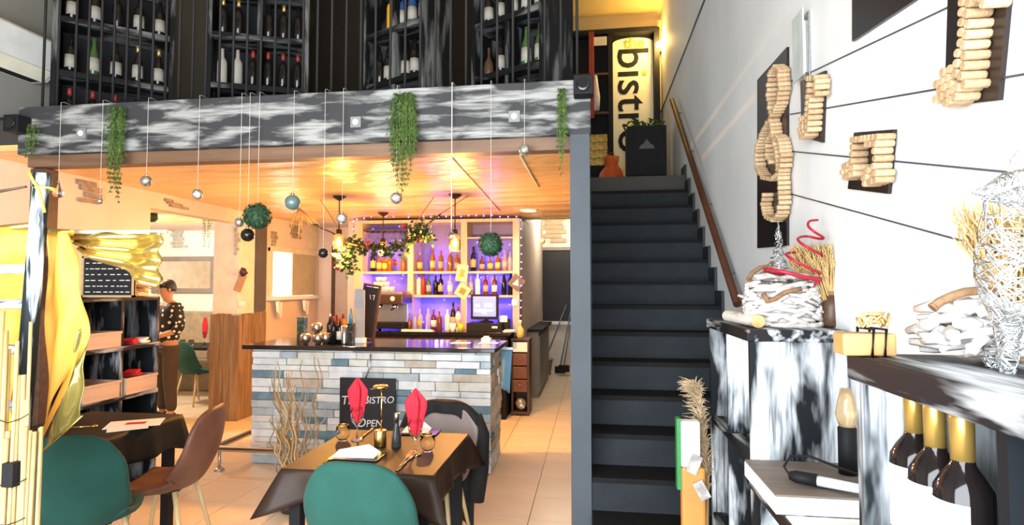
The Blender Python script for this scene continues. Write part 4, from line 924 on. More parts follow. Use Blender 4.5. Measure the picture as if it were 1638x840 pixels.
# wine glasses with red napkins
for k, (px, py) in enumerate(((571, 704), (664, 728))):
    p = onT(px, py); t = thing('wine_glass', ['left stemmed wine glass holding a red napkin', 'right stemmed wine glass holding a red napkin'][k], 'wine glass', (p.x, p.y, TZ))
    MB().lathe([(.034, 0), (.033, .003), (.006, .008), (.0045, .07), (.012, .085), (.032, .11), (.038, .145), (.034, .19), (.0325, .19), (.036, .145), (.03, .113), (.001, .09)], n=24).build('glass', M_glass, t)
    n = thing('red_napkin', ['red folded napkin standing in the left wine glass', 'red folded napkin standing in the right wine glass'][k], 'napkin', (p.x, p.y, TZ))
    hh = .355 if k == 0 else .345
    def nf(u, v, hh=hh):
        z = .10 + (hh - .10) * v; q = v; w_ = (.010 + .024 * min(1, q / .25)) * (1 if q < .35 else 1) + .014 * math.sin(max(0, (q - .35) / .65) * PI); w_ *= (1 - max(0, q - .72) / .28) ** .7 if q > .72 else 1
        a = u * 2 * PI; fold = 1 + .30 * math.cos(a * 5)
        return (w_ * math.cos(a) * fold, w_ * .55 * math.sin(a) * fold - .0, z)
    MB().grid(nf, 40, 18).build('body', M_red, n)
    MB().grid(lambda u, v: (.030 * (u - .5) * (1 - v * .6), -.024 - .006 * math.sin(v * 3), .17 + (hh - .20) * v), 4, 8).build('front_fold', M_red, n)
# tumblers
for k, (px, py) in enumerate(((548, 705), (684, 722))):
    p = onT(px, py); t = thing('tumbler', ['left stemless glass on the set table', 'right stemless glass on the set table'][k], 'glass', (p.x, p.y, TZ))
    MB().lathe([(.024, 0), (.026, .002), (.038, .03), (.040, .05), (.032, .088), (.0308, .088), (.0385, .05), (.036, .03), (.022, .008), (.001, .007)], n=24).build('glass', M_glass, t); MB().lathe([(.0325, .086), (.0335, .088), (.031, .09), (.0305, .087)], n=24, caps=False).build('gold_rim', M_gold, t)
# gold lamp, bottle
p = onT(608, 714)
t = thing('table_lamp', 'slim gold table lamp with round gold disc top', 'table lamp', (p.x, p.y, TZ))
MB().lathe([(.034, 0), (.035, .004), (.035, .085), (.033, .088), (.001, .088)]).build('base', M_gold, t); MB().cyl((0.006, 0, .088), (0.006, 0, .318), .004, n=8).build('stem', M_gold, t)
MB().lathe([(.001, .312), (.038, .314), (.044, .322), (.036, .33), (.001, .331)]).build('disc', M_gold, t); MB().cyl((.006, 0, .316), (-.06, 0, .306), .004, n=8).build('arm', M_steel, t)
p = onT(634, 715)
t = thing('oil_bottle', 'small dark glass bottle with steel pourer on the set table', 'bottle', (p.x, p.y, TZ)); MB().lathe([(.026, 0), (.027, .004), (.025, .06), (.013, .115), (.012, .14)]).build('glass', mat('smoked_glass', (.05, .05, .055), .1, trans=.3), t); MB().lathe([(.0135, .135), (.0135, .178), (.010, .182)]).build('pourer', M_steel, t); MB().cyl((0, 0, .175), (.025, 0, .186), .004, n=8).build('spout', M_gold, t)
# plates with folded cloths
for k, (px, py, w_) in enumerate(((572, 731, .10), (668, 692, .07))):
    p = onT(px, py); t = thing('dinner_plate', ['black slate plate at the near place setting', 'black slate plate at the far place setting'][k], 'plate', (p.x, p.y, TZ)); MB().box(-.13, -.07, 0, .13, .07, .008).build('slab', M_gblack, t, .003); MB().box(-.11, -.05, -.0, .11, .05, .003).build('foot', M_black, t)
    n = thing('menu_card', ['white folded paper standing on the near plate', 'white folded paper on the far plate'][k], 'paper', (p.x, p.y, TZ + .008), R(4)); q = w_
    MB().add([(-q * 1.2, -.05, .002), (q, -.055, .002), (q * 1.15, .02, .014), (q * .45, .045, .045), (-q * 1.1, .035, .018), (-q * .1, -.01, .016)], [(0, 1, 5), (1, 2, 5), (2, 3, 5), (3, 4, 5), (4, 0, 5)]).build('front_sheet', M_paper, n); MB().box(-q, -.045, 0, q, .04, .002).build('rear_sheet', M_paper, n)
# gold cutlery
def cutlery(nm, label, a, b, kind, mt=None):
    p, q = onT(*a), onT(*b); d = q - p; L = d.length; ang = math.atan2(d.y, d.x); mt = mt or M_gold
    t = thing(nm, label, nm, (p.x, p.y, TZ + .003), ang)
    MB().tube([(0, 0, .001), (L * .6, 0, .002)], [.006, .004], 8).build('handle', mt, t)
    if kind == 'knife': MB().prism([(L * .58, -.007), (L * .95, -.009), (L, -.002), (L, .006), (L * .58, .006)], 2, 0, .002).build('blade', mt, t)
    else:
        MB().prism([(L * .58, -.003), (L * .70, -.011), (L * .80, -.011), (L * .80, .011), (L * .70, .011), (L * .58, .003)], 2, .001, .003).build('fork_head', mt, t)
        for s in (-.009, -.003, .003, .009): MB().box(L * .80, s - .0015, .001, L, s + .0015, .003).build('tine', mt, t)
cutlery('fork', 'gold fork at the right of the near setting', (634, 756), (660, 722), 'fork')
cutlery('knife', 'silver knife beside the gold fork', (638, 753), (666, 724), 'knife', M_steel)
cutlery('fork', 'gold fork left of the near plate', (518, 742), (532, 734), 'fork')
cutlery('knife', 'gold knife lying across behind the left wine glass', (578, 702), (596, 686), 'knife')
# left table: papers and blade of light metal
p = atz(216, 678, .762); t = thing('menu_sheets', 'white menu sheets with a red print on the left table', 'menu', (p.x, p.y, .762), R(25)); MB().obox((0, 0, .002), (.30, .21, .003), Matrix.Rotation(.1, 3, 'Z')).build('sheet', M_paper, t); MB().obox((.0, -.13, .001), (.21, .10, .002), Matrix.Rotation(.25, 3, 'Z')).build('sheet', M_paper, t); MB().box(-.05, -.03, .0036, .06, .03, .0042).build('print', M_red, t)
p = atz(130, 684, .762); t = thing('dessert_spoon', 'gold spoon on the left table', 'spoon', (p.x, p.y, .764), R(20)); MB().tube([(-.07, 0, 0), (.05, 0, .002)], [.005, .003], 8).build('handle', M_gold, t); m = MB().ball((.07, 0, .004), .02, 12, 6, .35); m.build('bowl', M_gold, t)
# ---------------------------------------------------------------- cubbyhole shelves
CX = -3.62; c0 = atx(128, 476, CX); c1 = atx(256, 474, CX); Ht = 1.545
cu = thing('cubby_shelves', 'black dry-brushed cubbyhole shelves against the left wall', 'shelf', (CX, c0.y, 0)); Ly = c1.y - c0.y; Dp = .38
for y in (0, Ly / 2 - .015, Ly - .03): MB().box(-Dp, y, 0, 0, y + .03, Ht).build('upright', M_brushd, cu)
zs = [0.02, .40, .775, 1.16, Ht]
for z in zs: MB().box(-Dp, 0, z - .035, .004, Ly, z).build('shelf_board', M_brushy, cu, .003)
MB().box(-Dp, 0, 0, -Dp + .012, Ly, Ht).build('back_panel', mat('shelf_back_black', (.012, .013, .016), .3, col2=(.04, .045, .05), scale=5), cu)
M_wbox = mat('pale_wood_box', (.58, .42, .32), .6, col2=(.50, .36, .27), scale=5, stretch=(5, .5, 5))
def tray(cell_y, z, h, label):
    y0 = cell_y * Ly / 2 + .035; t = thing('wooden_tray', label, 'box', (CX, c0.y + y0, z)); w_ = Ly / 2 - .06
    MB().box(-.30, 0, 0, .012, w_, .012).build('base', M_wbox, t); MB().box(.0, 0, 0, .015, w_, h).build('front', M_wbox, t, .003); MB().box(-.30, 0, 0, -.288, w_, h).build('back', M_wbox, t)
    for y in (0, w_ - .012): MB().box(-.29, y, .012, 0, y + .012, h).build('side', M_wbox, t)
    MB().box(.0, -.004, h - .018, .02, w_ + .004, h).build('rim', M_wbox, t)
tray(0, 1.16, .12, 'pale wooden box in the upper left cubbyhole'); tray(0, .775, .13, 'pale wooden box in the left middle cubbyhole'); tray(1, .775, .13, 'pale wooden box in the right middle cubbyhole')
for k, (px, py, z, mt, nm) in enumerate(((210, 545, 1.16, M_red, 'red folded cloth in the upper right cubbyhole'), (228, 543, 1.16, M_paper, 'white folded cloth in the upper right cubbyhole'), (215, 585, .905, M_red, 'red napkin poking from the right wooden box'))):
    p = atx(px, py, CX - .06); t = thing('folded_cloth', nm, 'cloth', (CX - .08, p.y, z), .3); MB().box(-.06, -.05, 0, .06, .05, .018).build('lower_fold', mt, t, .006); MB().obox((0, 0, .03), (.1, .09, .02), Matrix.Rotation(.15, 3, 'X')).build('upper_fold', mt, t, .006)
for px, z, mt, nm in ((168, .40, M_brown, 'small brown box in the lower left cubbyhole'), (215, .40, mat('mixed_packets', (.35, .16, .08), .6), 'brown packet in the lower right cubbyhole'), (240, .40, mat('pale_blue_box', (.55, .58, .70), .5), 'pale box in the lower right cubbyhole')):
    p = atx(px, 640, CX - .08); t = thing('small_box', nm, 'box', (CX - .12, p.y, z)); MB().box(-.06, -.05, 0, .06, .05, .14 if z else .1).build('body', mt, t, .004); MB().box(-.063, -.053, .13, .063, .053, .15).build('lid', mt, t, .003)
# driftwood on top of the cubby and framed blackboard
t = thing('twig_bundle', 'bundle of brown twigs on top of the cubbyhole shelves', 'twigs', (CX - .18, (c0.y + c1.y) / 2 + .12, Ht)); rr = random.Random(8); m = MB()
for k in range(46):
    a = Vector((rr.uniform(-.1, .12), rr.uniform(-.26, .1), rr.uniform(.005, .08))); b = a + Vector((rr.uniform(-.1, .1), rr.uniform(.1, .24), rr.uniform(-.03, .04))); b.z = max(.006, b.z); c = (a + b) / 2 + Vector((0, 0, rr.uniform(0, .04))); m.tube([a, c, b], [.006, .008, .004], 5)
m.build('twigs', M_twig, t); MB().tube([(.0, -.02, .0), (.06, -.02, .06), (0, -.02, .11), (-.06, -.02, .06)], .006, 6, closed=True).build('tie', M_rope, t)
p0, p1 = aty(122, 425, 3.55), aty(183, 468, 3.55)
t = thing('menu_blackboard', 'small framed blackboard with chalk writing above the cubbyholes', 'blackboard', ((p0.x + p1.x) / 2 - .06, 3.72, Ht)); w5 = (p1.x - p0.x) / 2 + .06; h5 = .30
MB().box(-w5, 0, 0.01, w5, .012, h5).build('slate', mat('slate_board', BLK, .6), t)
for x in (-w5, w5 - .015): MB().box(x, -.006, 0, x + .015, .018, h5).build('frame_side', M_woodpale, t)
for z in (0, h5 - .015): MB().box(-w5, -.006, z, w5, .018, z + .015).build('frame_rail', M_woodpale, t)
rr = random.Random(2)
for r_ in range(6):
    x = -w5 + .03
    while x < w5 - .05: L = rr.uniform(.012, .04); MB().box(x, -.002, .035 + r_ * .042, x + L, 0, .041 + r_ * .042).build('chalk_line', MATS['chalk'], t); x += L + rr.uniform(.008, .03)
# ---------------------------------------------------------------- ladder, gold cloth, foil, bamboo
ld = thing('painted_ladder', 'black and white painted pole ladder at the far left', 'ladder', (-2.0, 1.8, 0))
a0, a1 = Vector((-.065, 0, 0)), aty(67, 278, 1.8) - Vector((-2.0, 1.8, 0))
M_pole = brush('painted_pole', (.012, .017, .02), (.62, .70, .74), 2, .36, (4, 30), (8, 120))
MB().tube([a0, a0.lerp(a1, .5), a1 - Vector((0, 0, .04)), a1], [.030, .0285, .027, .024], 14).build('pole', M_pole, ld)
MB().lathe([(.030, -.05), (.030, .0), (.001, .002)], tuple(a1), 14).build('pole_cap', M_pole, ld)
b0 = a0 + Vector((-.62, .05, 0)); b1 = a1 + Vector((-.50, .05, 0)); MB().tube([b0, b1], .028, 12).build('pole', M_pole, ld)
M_rung = brush('painted_rung', (.012, .017, .02), (.70, .76, .80), 0, .55, (5, 30), (8, 120))
for py in (430, 487, 560, 650, 740):
    q = aty(45, py, 1.8) - Vector((-2.0, 1.8, 0)); f = q.z / a1.z; q = a0.lerp(a1, f); r = b0.lerp(b1, f); MB().tube([q, r], .017, 10).build('rung', M_rung, ld)
t = thing('yellow_ribbon', 'thin yellow ribbon tied around the ladder pole', 'ribbon', aty(64, 300, 1.77)); 
MB().tube([(-.045, 0, .055), (-.02, -.006, .02), (.0, -.008, .0), (.02, -.01, -.05), (.03, -.008, -.09)], .0055, 5).build('tail', mat('yellow_ribbon', (.72, .62, .10), .4), t); MB().tube([(.028 * math.cos(a), .028 * math.sin(a) + .02, 0) for a in [k * PI / 6 for k in range(12)]], .004, 5, closed=True).build('loop', MATS['yellow_ribbon'], t)
t = tag(MB().tube([aty(-30, 316, 1.8) - aty(55, 301, 1.8), (0, 0, 0)], [.008, .004], 8).build('thin_branch', M_brown), 'thin dark branch sticking out left of the ladder pole', 'branch'); t.location = aty(55, 301, 1.8) + Vector((0, -.03, 0))
# gold cloth panels
def panel(name, label, cat, quad, y, mt, amp=.02, freq=7, nm='panel', nu=22, nv=22, tilt=0):
    pts = [aty(a, b, y) for a, b in quad]; c = sum(pts, Vector()) / 4; c.z = min(p.z for p in pts)
    t = thing(name, label, cat, c)
    def f(u, v):
        p = pts[0].lerp(pts[1], u).lerp(pts[3].lerp(pts[2], u), v) - c
        return (p.x, p.y + amp * math.sin(u * freq + v * 2) + amp * .5 * math.sin(v * freq * 1.7 + u * 5) + tilt * v, p.z)
    o = MB().grid(f, nu, nv).build(nm, mt, t); so = o.modifiers.new('s', 'SOLIDIFY'); so.thickness = .003; return t, pts, c
t, pts, c = panel('gold_drape', 'long gold cloth hanging right of the ladder', 'drape', ((72, 370), (115, 372), (135, 540), (66, 700)), 1.88, M_cloth, .02, 6)
m = MB(); q = [aty(a, b, 1.88) - c for a, b in ((134, 538), (108, 622), (66, 706), (66, 690))]; MB().add([tuple(q[0]), tuple(q[1]), tuple(q[2]), tuple(q[3])], [(0, 1, 2, 3)]).build('hem', M_cloth, t)
MB().tube([pts[0] - c + Vector((-.03, 0, .0)), pts[1] - c], .012, 8).build('top_rod', M_foil, t)
t, pts, c = panel('gold_drape', 'bright gold cloth filling the ladder at the far left', 'drape', ((-60, 372), (60, 360), (30, 700), (-60, 860)), 1.95, M_cloth, .03, 9)
MB().tube([pts[0] - c, pts[1] - c], .014, 8).build('top_rod', M_foil, t)
t, pts, c = panel('foil_banner', 'shiny crumpled gold foil swag pointing right of the drape', 'banner', ((100, 373), (268, 373), (254, 461), (120, 400)), 1.93, M_foil, .025, 11, nu=34, nv=20)
MB().tube([pts[0] - c + Vector((-.08, 0, .005)), pts[1] - c + Vector((0, 0, .005))], .008, 8).build('top_rod', mat('white_gold_edge', (.85, .78, .55), .3, metal=.4), t)
t, pts, c = panel('foil_sheet', 'translucent gold cellophane hanging before the left table', 'cellophane', ((124, 540), (134, 520), (132, 665), (68, 722)), 1.9, mat('gold_cellophane', (.42, .36, .10), .16, metal=.3, trans=.35, bump=.4, bscale=14), .012, 8)
MB().tube([pts[3] - c, pts[2] - c], .004, 6).build('hem', M_foil, t)
# bamboo screen
bs = thing('bamboo_screen', 'split bamboo cane screen in the lower left corner', 'screen', (-1.9, 1.62, 0)); rr = random.Random(14)
for k in range(44):
    px = -70 + k * 3.15 + rr.uniform(-1.2, 1.2); p = aty(px, 600, 1.62) - Vector((-1.9, 1.62, 0)); top = aty(px, rr.choice((515, 545, 560, 600, 640, 690, 700)) if px > 8 else rr.uniform(480, 600), 1.62).z
    if px > 46: top = aty(px, rr.uniform(676, 700), 1.62).z
    le = rr.uniform(-.012, .03); yy = rr.uniform(-.014, .014); r = rr.uniform(.0042, .0075)
    MB().tube([(p.x - le, yy, 0), (p.x, yy, top * .5), (p.x + le * .5, yy, top)], r, 8).build('cane', M_bamboo if rr.random() < .75 else M_wheat, bs)
for z in (1.35, 1.18, .98, .86):
    if z > 1.28: continue
    MB().tube([(aty(-70 + q * 16, 600, 1.62).x + 1.9, -.018 + .004 * math.sin(q * 3), z - .012 * math.sin(q * 1.3) + .03 * (q / 8)) for q in range(9)], .0018, 5).build('binding_wire', M_iron, bs)
p = aty(18, 755, 1.6); MB().box(p.x + 1.9 - .02, -.035, p.z - .045, p.x + 1.9 + .02, .025, p.z + .03).build('black_clip', M_black, bs, .003)
# ---------------------------------------------------------------- willow twigs before the bar
tw = thing('willow_twigs', 'bundle of tall curly willow twigs standing before the bar', 'twigs', (-2.15, 4.0, 0)); rr = random.Random(21); yT = 4.0
def P_(px, py, dy=0): return aty(px, py, yT + dy) - Vector((-2.15, 4.0, 0))
for k in range(36):
    base = Vector((rr.uniform(-.16, .16), rr.uniform(-.08, .08), 0)); tx = rr.choice((437, 441, 446, 460, 465, 470, 480, 490, 505, 515)) + rr.uniform(-5, 5); ty = rr.uniform(568, 680)
    tip = P_(tx, ty, rr.uniform(-.1, .1)); pts = []; ph = rr.uniform(0, 6); am = rr.uniform(.008, .022)
    for j in range(17):
        q = j / 16; c = base.lerp(tip, q); c.x += am * math.sin(q * 22 + ph) + (tip.x - base.x) * .15 * math.sin(q * PI); c.y += am * math.cos(q * 19 + ph); pts.append(c)
    o = MB().tube(pts, [.0105 * (1 - .7 * j / 16) for j in range(17)], 6).build('twig', M_twig if k % 3 else M_wheat, tw)
MB().lathe([(.10, 0), (.13, .08), (.13, .22), (.11, .26), (.10, .26), (.12, .2), (.09, .02), (.001, .02)]).build('pot', M_brown, tw)
# ---------------------------------------------------------------- person standing at the dining opening
def skin_mesh(name, verts, edges, radii, mt, parent, root=0, sub=2):
    me = bpy.data.meshes.new(name); me.from_pydata(verts, edges, []); me.materials.append(mt)
    o = bpy.data.objects.new(name, me); COL.objects.link(o); o.parent = parent
    sk = o.modifiers.new('skin', 'SKIN'); sk.use_smooth_shade = True
    for i, v in enumerate(me.skin_vertices[0].data):
        r = radii[i]; v.radius = r if isinstance(r, tuple) else (r, r); v.use_root = (i == root)
    ss = o.modifiers.new('sub', 'SUBSURF'); ss.levels = sub; ss.render_levels = sub
    # bake to a plain mesh
    ev = o.evaluated_get(bpy.context.evaluated_depsgraph_get()); nm = bpy.data.meshes.new_from_object(ev)
    for pz in nm.polygons: pz.use_smooth = True
    o.modifiers.clear(); o.data = nm
    if not nm.materials: nm.materials.append(mt)
    return o
pr = thing('person', 'person in a white-dotted black top and brown trousers standing with hands folded', 'person', (-5.19, 6.46, 0), R(-25))
# local: facing +x toward the room... x is sideways, -y is forward
V = [(0, 0, .93), (0, 0, 1.10), (0, .01, 1.27), (0, .01, 1.38), (0, 0, 1.45), (0, -.02, 1.52), (0, -.03, 1.60), (0, -.02, 1.66),
     (.09, 0, .88), (.10, -.01, .50), (.10, .02, .10), (.10, -.06, .04), (.10, -.15, .03),
     (-.09, 0, .88), (-.10, -.01, .50), (-.10, .02, .10), (-.10, -.06, .04), (-.10, -.15, .03),
     (.16, .01, 1.37), (.24, .03, 1.10), (.13, -.17, 1.03), (.06, -.20, 1.03),
     (-.16, .01, 1.37), (-.24, .03, 1.10), (-.13, -.16, 1.04), (-.06, -.19, 1.05)]
Ed = [(0, 1), (1, 2), (2, 3), (3, 4), (4, 5), (5, 6), (6, 7), (0, 8), (8, 9), (9, 10), (10, 11), (11, 12), (0, 13), (13, 14), (14, 15), (15, 16), (16, 17),
      (3, 18), (18, 19), (19, 20), (20, 21), (3, 22), (22, 23), (23, 24), (24, 25)]
Rd = [(.15, .11), (.13, .095), (.15, .10), (.12, .075), (.05, .05), (.062, .075), (.078, .095), (.05, .06),
      (.085, .09), (.06, .06), (.042, .042), (.04, .035), (.035, .025), (.085, .09), (.06, .06), (.042, .042), (.04, .035), (.035, .025),
      (.055, .055), (.042, .042), (.03, .03), (.028, .022), (.055, .055), (.042, .042), (.03, .03), (.028, .022)]
skin_mesh('body', V, Ed, Rd, M_skin, pr)
# fingers and thumbs
for sx, base in ((1, Vector((.06, -.20, 1.03))), (-1, Vector((-.06, -.19, 1.05)))):
    for j in range(4):
        o_ = Vector((-.012 * sx, 0, .022 - .015 * j)); L = (.07, .078, .072, .058)[j]
        MB().tube([base + o_ * .6, base + o_ + Vector((-sx * L * .5, -.012, 0)), base + o_ + Vector((-sx * L * .85, -.004, -.006)), base + o_ + Vector((-sx * L, .008, -.01))], [.009, .0085, .008, .006], 8).build('finger', M_skin, pr)
    MB().tube([base + Vector((.015 * sx, -.005, .015)), base + Vector((-.005 * sx, -.03, .035)), base + Vector((-.025 * sx, -.035, .045))], [.011, .010, .007], 8).build('thumb', M_skin, pr)
# face
hd = Vector((0, -.03, 1.58))
MB().lathe([(.001, -.02), (.012, -.008), (.009, .012), (.001, .03)], tuple(hd + Vector((0, -.095, -.012))), 8).build('nose', M_skin, pr)
for sx in (-1, 1):
    MB().ball(hd + Vector((sx * .032, -.083, .012)), .010, 10, 6).build('eye', mat('eye_white', (.75, .72, .70), .2, col2=(.03, .02, .02), scale=40), pr)
    MB().tube([hd + Vector((sx * .015, -.094, .034)), hd + Vector((sx * .05, -.085, .032))], .004, 6).build('eyebrow', M_hair, pr)
    MB().lathe([(.001, -.03), (.014, -.015), (.016, .01), (.001, .03)], tuple(hd + Vector((sx * .082, 0, 0))), 8).build('ear', M_skin, pr)
MB().tube([hd + Vector((-.025, -.088, -.048)), hd + Vector((0, -.096, -.047)), hd + Vector((.025, -.088, -.048))], .006, 6).build('mouth', mat('lips', (.36, .12, .10), .5), pr)
m = MB()
def hairf(u, v):
    a = u * 2 * PI; b = v * PI * .62; r = .098 if math.sin(a) > -.3 else .094
    lift = .03 if math.sin(a) < -.4 and v > .75 else 0
    return (hd.x + r * .9 * math.sin(b) * math.cos(a), hd.y + .012 + r * 1.08 * math.sin(b) * math.sin(a), hd.z + .022 + r * math.cos(b) + lift * 2)
m.grid(hairf, 24, 12); m.v = rough(m.v, .006, 4); m.ball(hd + Vector((0, .035, .06)), .075, 12, 8); o = m.build('hair', M_hair, pr)
# clothes: dotted top and trousers
M_dots = bpy.data.materials.new('dotted_black_fabric'); M_dots.use_nodes = True; nt = M_dots.node_tree; b = nt.nodes['Principled BSDF']; b.inputs['Roughness'].default_value = .8
tc = nt.nodes.new('ShaderNodeTexCoord'); vo = nt.nodes.new('ShaderNodeTexVoronoi'); vo.inputs['Scale'].default_value = 16; vo.inputs['Randomness'].default_value = .45
rp = nt.nodes.new('ShaderNodeValToRGB'); rp.color_ramp.elements[0].position = .27; rp.color_ramp.elements[1].position = .31; rp.color_ramp.elements[0].color = (.85, .85, .85, 1); rp.color_ramp.elements[1].color = (.012, .012, .014, 1)
nt.links.new(tc.outputs['Object'], vo.inputs['Vector']); nt.links.new(vo.outputs['Distance'], rp.inputs[0]); nt.links.new(rp.outputs[0], b.inputs['Base Color'])
TV = [(0, 0, .90), (0, 0, 1.08), (0, .01, 1.27), (0, .01, 1.385), (.16, .01, 1.375), (.245, .03, 1.11), (.20, -.06, 1.07), (-.16, .01, 1.375), (-.245, .03, 1.11), (-.20, -.06, 1.07)]
skin_mesh('dotted_top', TV, [(0, 1), (1, 2), (2, 3), (3, 4), (4, 5), (5, 6), (3, 7), (7, 8), (8, 9)], [(.195, .14), (.175, .13), (.185, .13), (.135, .10), (.088, .08), (.07, .07), (.055, .055), (.088, .08), (.07, .07), (.055, .055)], M_dots, pr)
M_trs = mat('brown_trousers', (.055, .042, .036), .8)
skin_mesh('trousers', [(0, 0, .95), (.09, 0, .86), (.10, -.01, .50), (.10, .02, .09), (-.09, 0, .86), (-.10, -.01, .50), (-.10, .02, .09)], [(0, 1), (1, 2), (2, 3), (0, 4), (4, 5), (5, 6)], [(.135, .10), (.105, .105), (.082, .085), (.062, .065), (.105, .11), (.082, .085), (.062, .065)], M_trs, pr)
for sx in (-1, 1): MB().tube([(sx * .10, .06, .045), (sx * .10, -.04, .05), (sx * .10, -.12, .04), (sx * .10, -.18, .032)], [.036, .048, .046, .028], 10).build('shoe', M_black, pr)
# ---------------------------------------------------------------- dining room beyond
YD = 8.75
bq = thing('banquette', 'long upholstered taupe banquette along the dining room wall', 'bench', (-6.4, YD, 0)); M_bq = mat('taupe_upholstery', (.34, .28, .20), .75, col2=(.26, .21, .15), scale=10, bump=.3)
MB().box(-1.9, -.50, 0, 1.9, -.01, .45).build('seat', M_bq, bq, .03)
for k in range(5): MB().box(-1.9 + k * .76, -.12, .45, -1.15 + k * .76, -.01, 1.22).build('back_cushion', M_bq, bq, .02)
a, b = aty(246, 411, YD), aty(347, 469, YD)
mr = thing('wall_mirror', 'wide mirror with grey frame on the dining room wall', 'mirror', ((a.x + b.x) / 2, YD - .005, (a.z + b.z) / 2)); w6, h6 = (b.x - a.x) / 2, (a.z - b.z) / 2
MB().box(-w6 + .1, -.02, -h6 + .08, w6 - .1, -.012, h6 - .08).build('mirror_glass', mat('mirror', (.85, .85, .85), .03, metal=1), mr); fmm = mat('taupe_frame', (.22, .195, .185), .5)
for x in (-w6, w6 - .1): MB().box(x, -.04, -h6, x + .1, 0, h6).build('frame_side', fmm, mr, .006)
for z in (-h6, h6 - .08): MB().box(-w6 + .1, -.04, z, w6 - .1, 0, z + .08).build('frame_rail', fmm, mr, .006)
p = atz(345, 618, 0)
tb = thing('dining_table', 'dark table in the dining room behind the two far chairs', 'table', (-5.75, 7.84, 0)); MB().box(-.75, -.35, .72, .75, .35, .76).build('tabletop', M_black, tb, .004)
for sx in (-.68, .68):
    for sy in (-.28, .28): MB().box(sx - .025, sy - .025, 0, sx + .025, sy + .025, .72).build('leg', M_black, tb)
make_chair('green shell chair in the dining room beyond the opening', M_green, (-5.47, 7.36, 0), R(-15))
make_chair('brown shell chair in the dining room by the pillar', M_leather, (-4.91, 7.32, 0), R(10))
p = aty(328, 520, 7.9)
g = thing('wine_glass', 'stemmed glass with red napkin on the dining room table', 'wine glass', (p.x, 7.9, .76)); MB().lathe([(.034, 0), (.006, .008), (.005, .07), (.032, .11), (.038, .145), (.034, .19), (.0325, .19), (.036, .145), (.03, .113), (.001, .09)], n=14).build('glass', M_glass, g)
n = thing('red_napkin', 'red napkin standing in the dining room glass', 'napkin', (p.x, 7.9, .76)); MB().grid(lambda u, v: ((.012 + .035 * math.sin(min(1, v * 1.1) * PI * .85)) * math.cos(u * 2 * PI), .02 * math.sin(u * 2 * PI), .1 + .3 * v), 14, 10).build('body', M_red, n); MB().grid(lambda u, v: (.03 * (u - .5) * (1 - v), -.022, .2 + .17 * v), 3, 5).build('front_fold', M_red, n)
for k, px in enumerate((292, 306)):
    p = aty(px, 548, 7.75); t = thing('tumbler', ['left small glass on the dining room table', 'right small glass on the dining room table'][k], 'glass', (p.x, 7.75, .76)); MB().lathe([(.024, 0), (.038, .03), (.040, .05), (.032, .088), (.0308, .088), (.0385, .05), (.036, .03), (.001, .007)], n=14).build('glass', M_glass, t); MB().lathe([(.032, .086), (.0335, .09), (.031, .09)], n=14, caps=False).build('rim', M_gold, t)
fd = lambda a, b: aty(a, b, YD)
patch('grey stone slips with three branches above the dining mirror', fd, [(275, 362, 297, 367), (277, 367, 294, 373), (274, 373, 292, 380), (278, 380, 295, 386), (274, 386, 293, 392), (276, 392, 300, 397)], M_patch2, 1, 1)
patch('grey stone slips low beside the dining mirror', fd, [(352, 459, 366, 464), (355, 464, 370, 470), (352, 470, 372, 476), (356, 476, 370, 482), (352, 482, 366, 490)], M_patch2, 1, 1)
patch('grey stone slips high beside the pillar in the dining room', fd, [(348, 357, 366, 363)], M_patch2, 1, 1)
for k, (a, b) in enumerate((((248, 360), (258, 372)), ((265, 353), (277, 369)), ((280, 344), (291, 359)))):
    p, q = aty(*a, YD - .03), aty(*b, YD - .03); t = tag(MB().tube([(0, 0, 0), tuple((q - p) * .5 + Vector((.01, -.02, 0))), tuple(q - p)], [.02, .024, .015], 8).build('wall_branch', M_brown), ['left', 'middle', 'right'][k] + ' short branch of three on the dining wall above the mirror', 'branch', 'branches on the dining wall'); t.location = p
p = aty(243, 347, 6.6); t = thing('hanging_ball', 'green leaf ball peeping past the opening edge', 'topiary ball', (p.x, 6.6, p.z)); topiary(t, .075, 5, 200); MB().tube([(0, 0, .06), (0, 0, 2.55 - p.z)], .002, 5).build('cord', M_cord, t)
fill_lamp(-6.3, 6.6, 210, 'added unseen lamp brightening the dining room', (1, .90, .74))
# towel and paper below the window, door panel by the shelves
for px, py, nm, w_ in ((447, 496, 'white paper corner pinned under the bar window', .10), (490, 493, 'white cloth pinned under the bar window sill', .12)):
    p = atx(px, py, LX + .11); t = thing('pinned_cloth', nm, 'cloth', p); m = MB().grid(lambda u, v: (.012 * math.sin(u * 6), (u - .5) * w_ * 2 * (1 - .3 * v), .12 - .24 * v * (.6 + .4 * u)), 6, 6); o = m.build('cloth', M_paper, t); so = o.modifiers.new('s', 'SOLIDIFY'); so.thickness = .004; MB().box(-.01, -w_, .115, .01, w_, .13).build('clip_bar', M_steel, t)
d1 = struct(MB().box(-4.0, 8.56, 0, -3.47, 8.6, 2.2).build('door_1', mat('beige_door', (.50, .42, .34), .55)), 'beige door in the corner behind the bar')
MB().ball((-3.94, 8.54, 1.0), .03, 10, 6).build('door_handle', M_steel, d1); MB().box(-4.06, 8.55, 0, -4.0, 8.6, 2.26).build('door_frame', M_brown, d1)
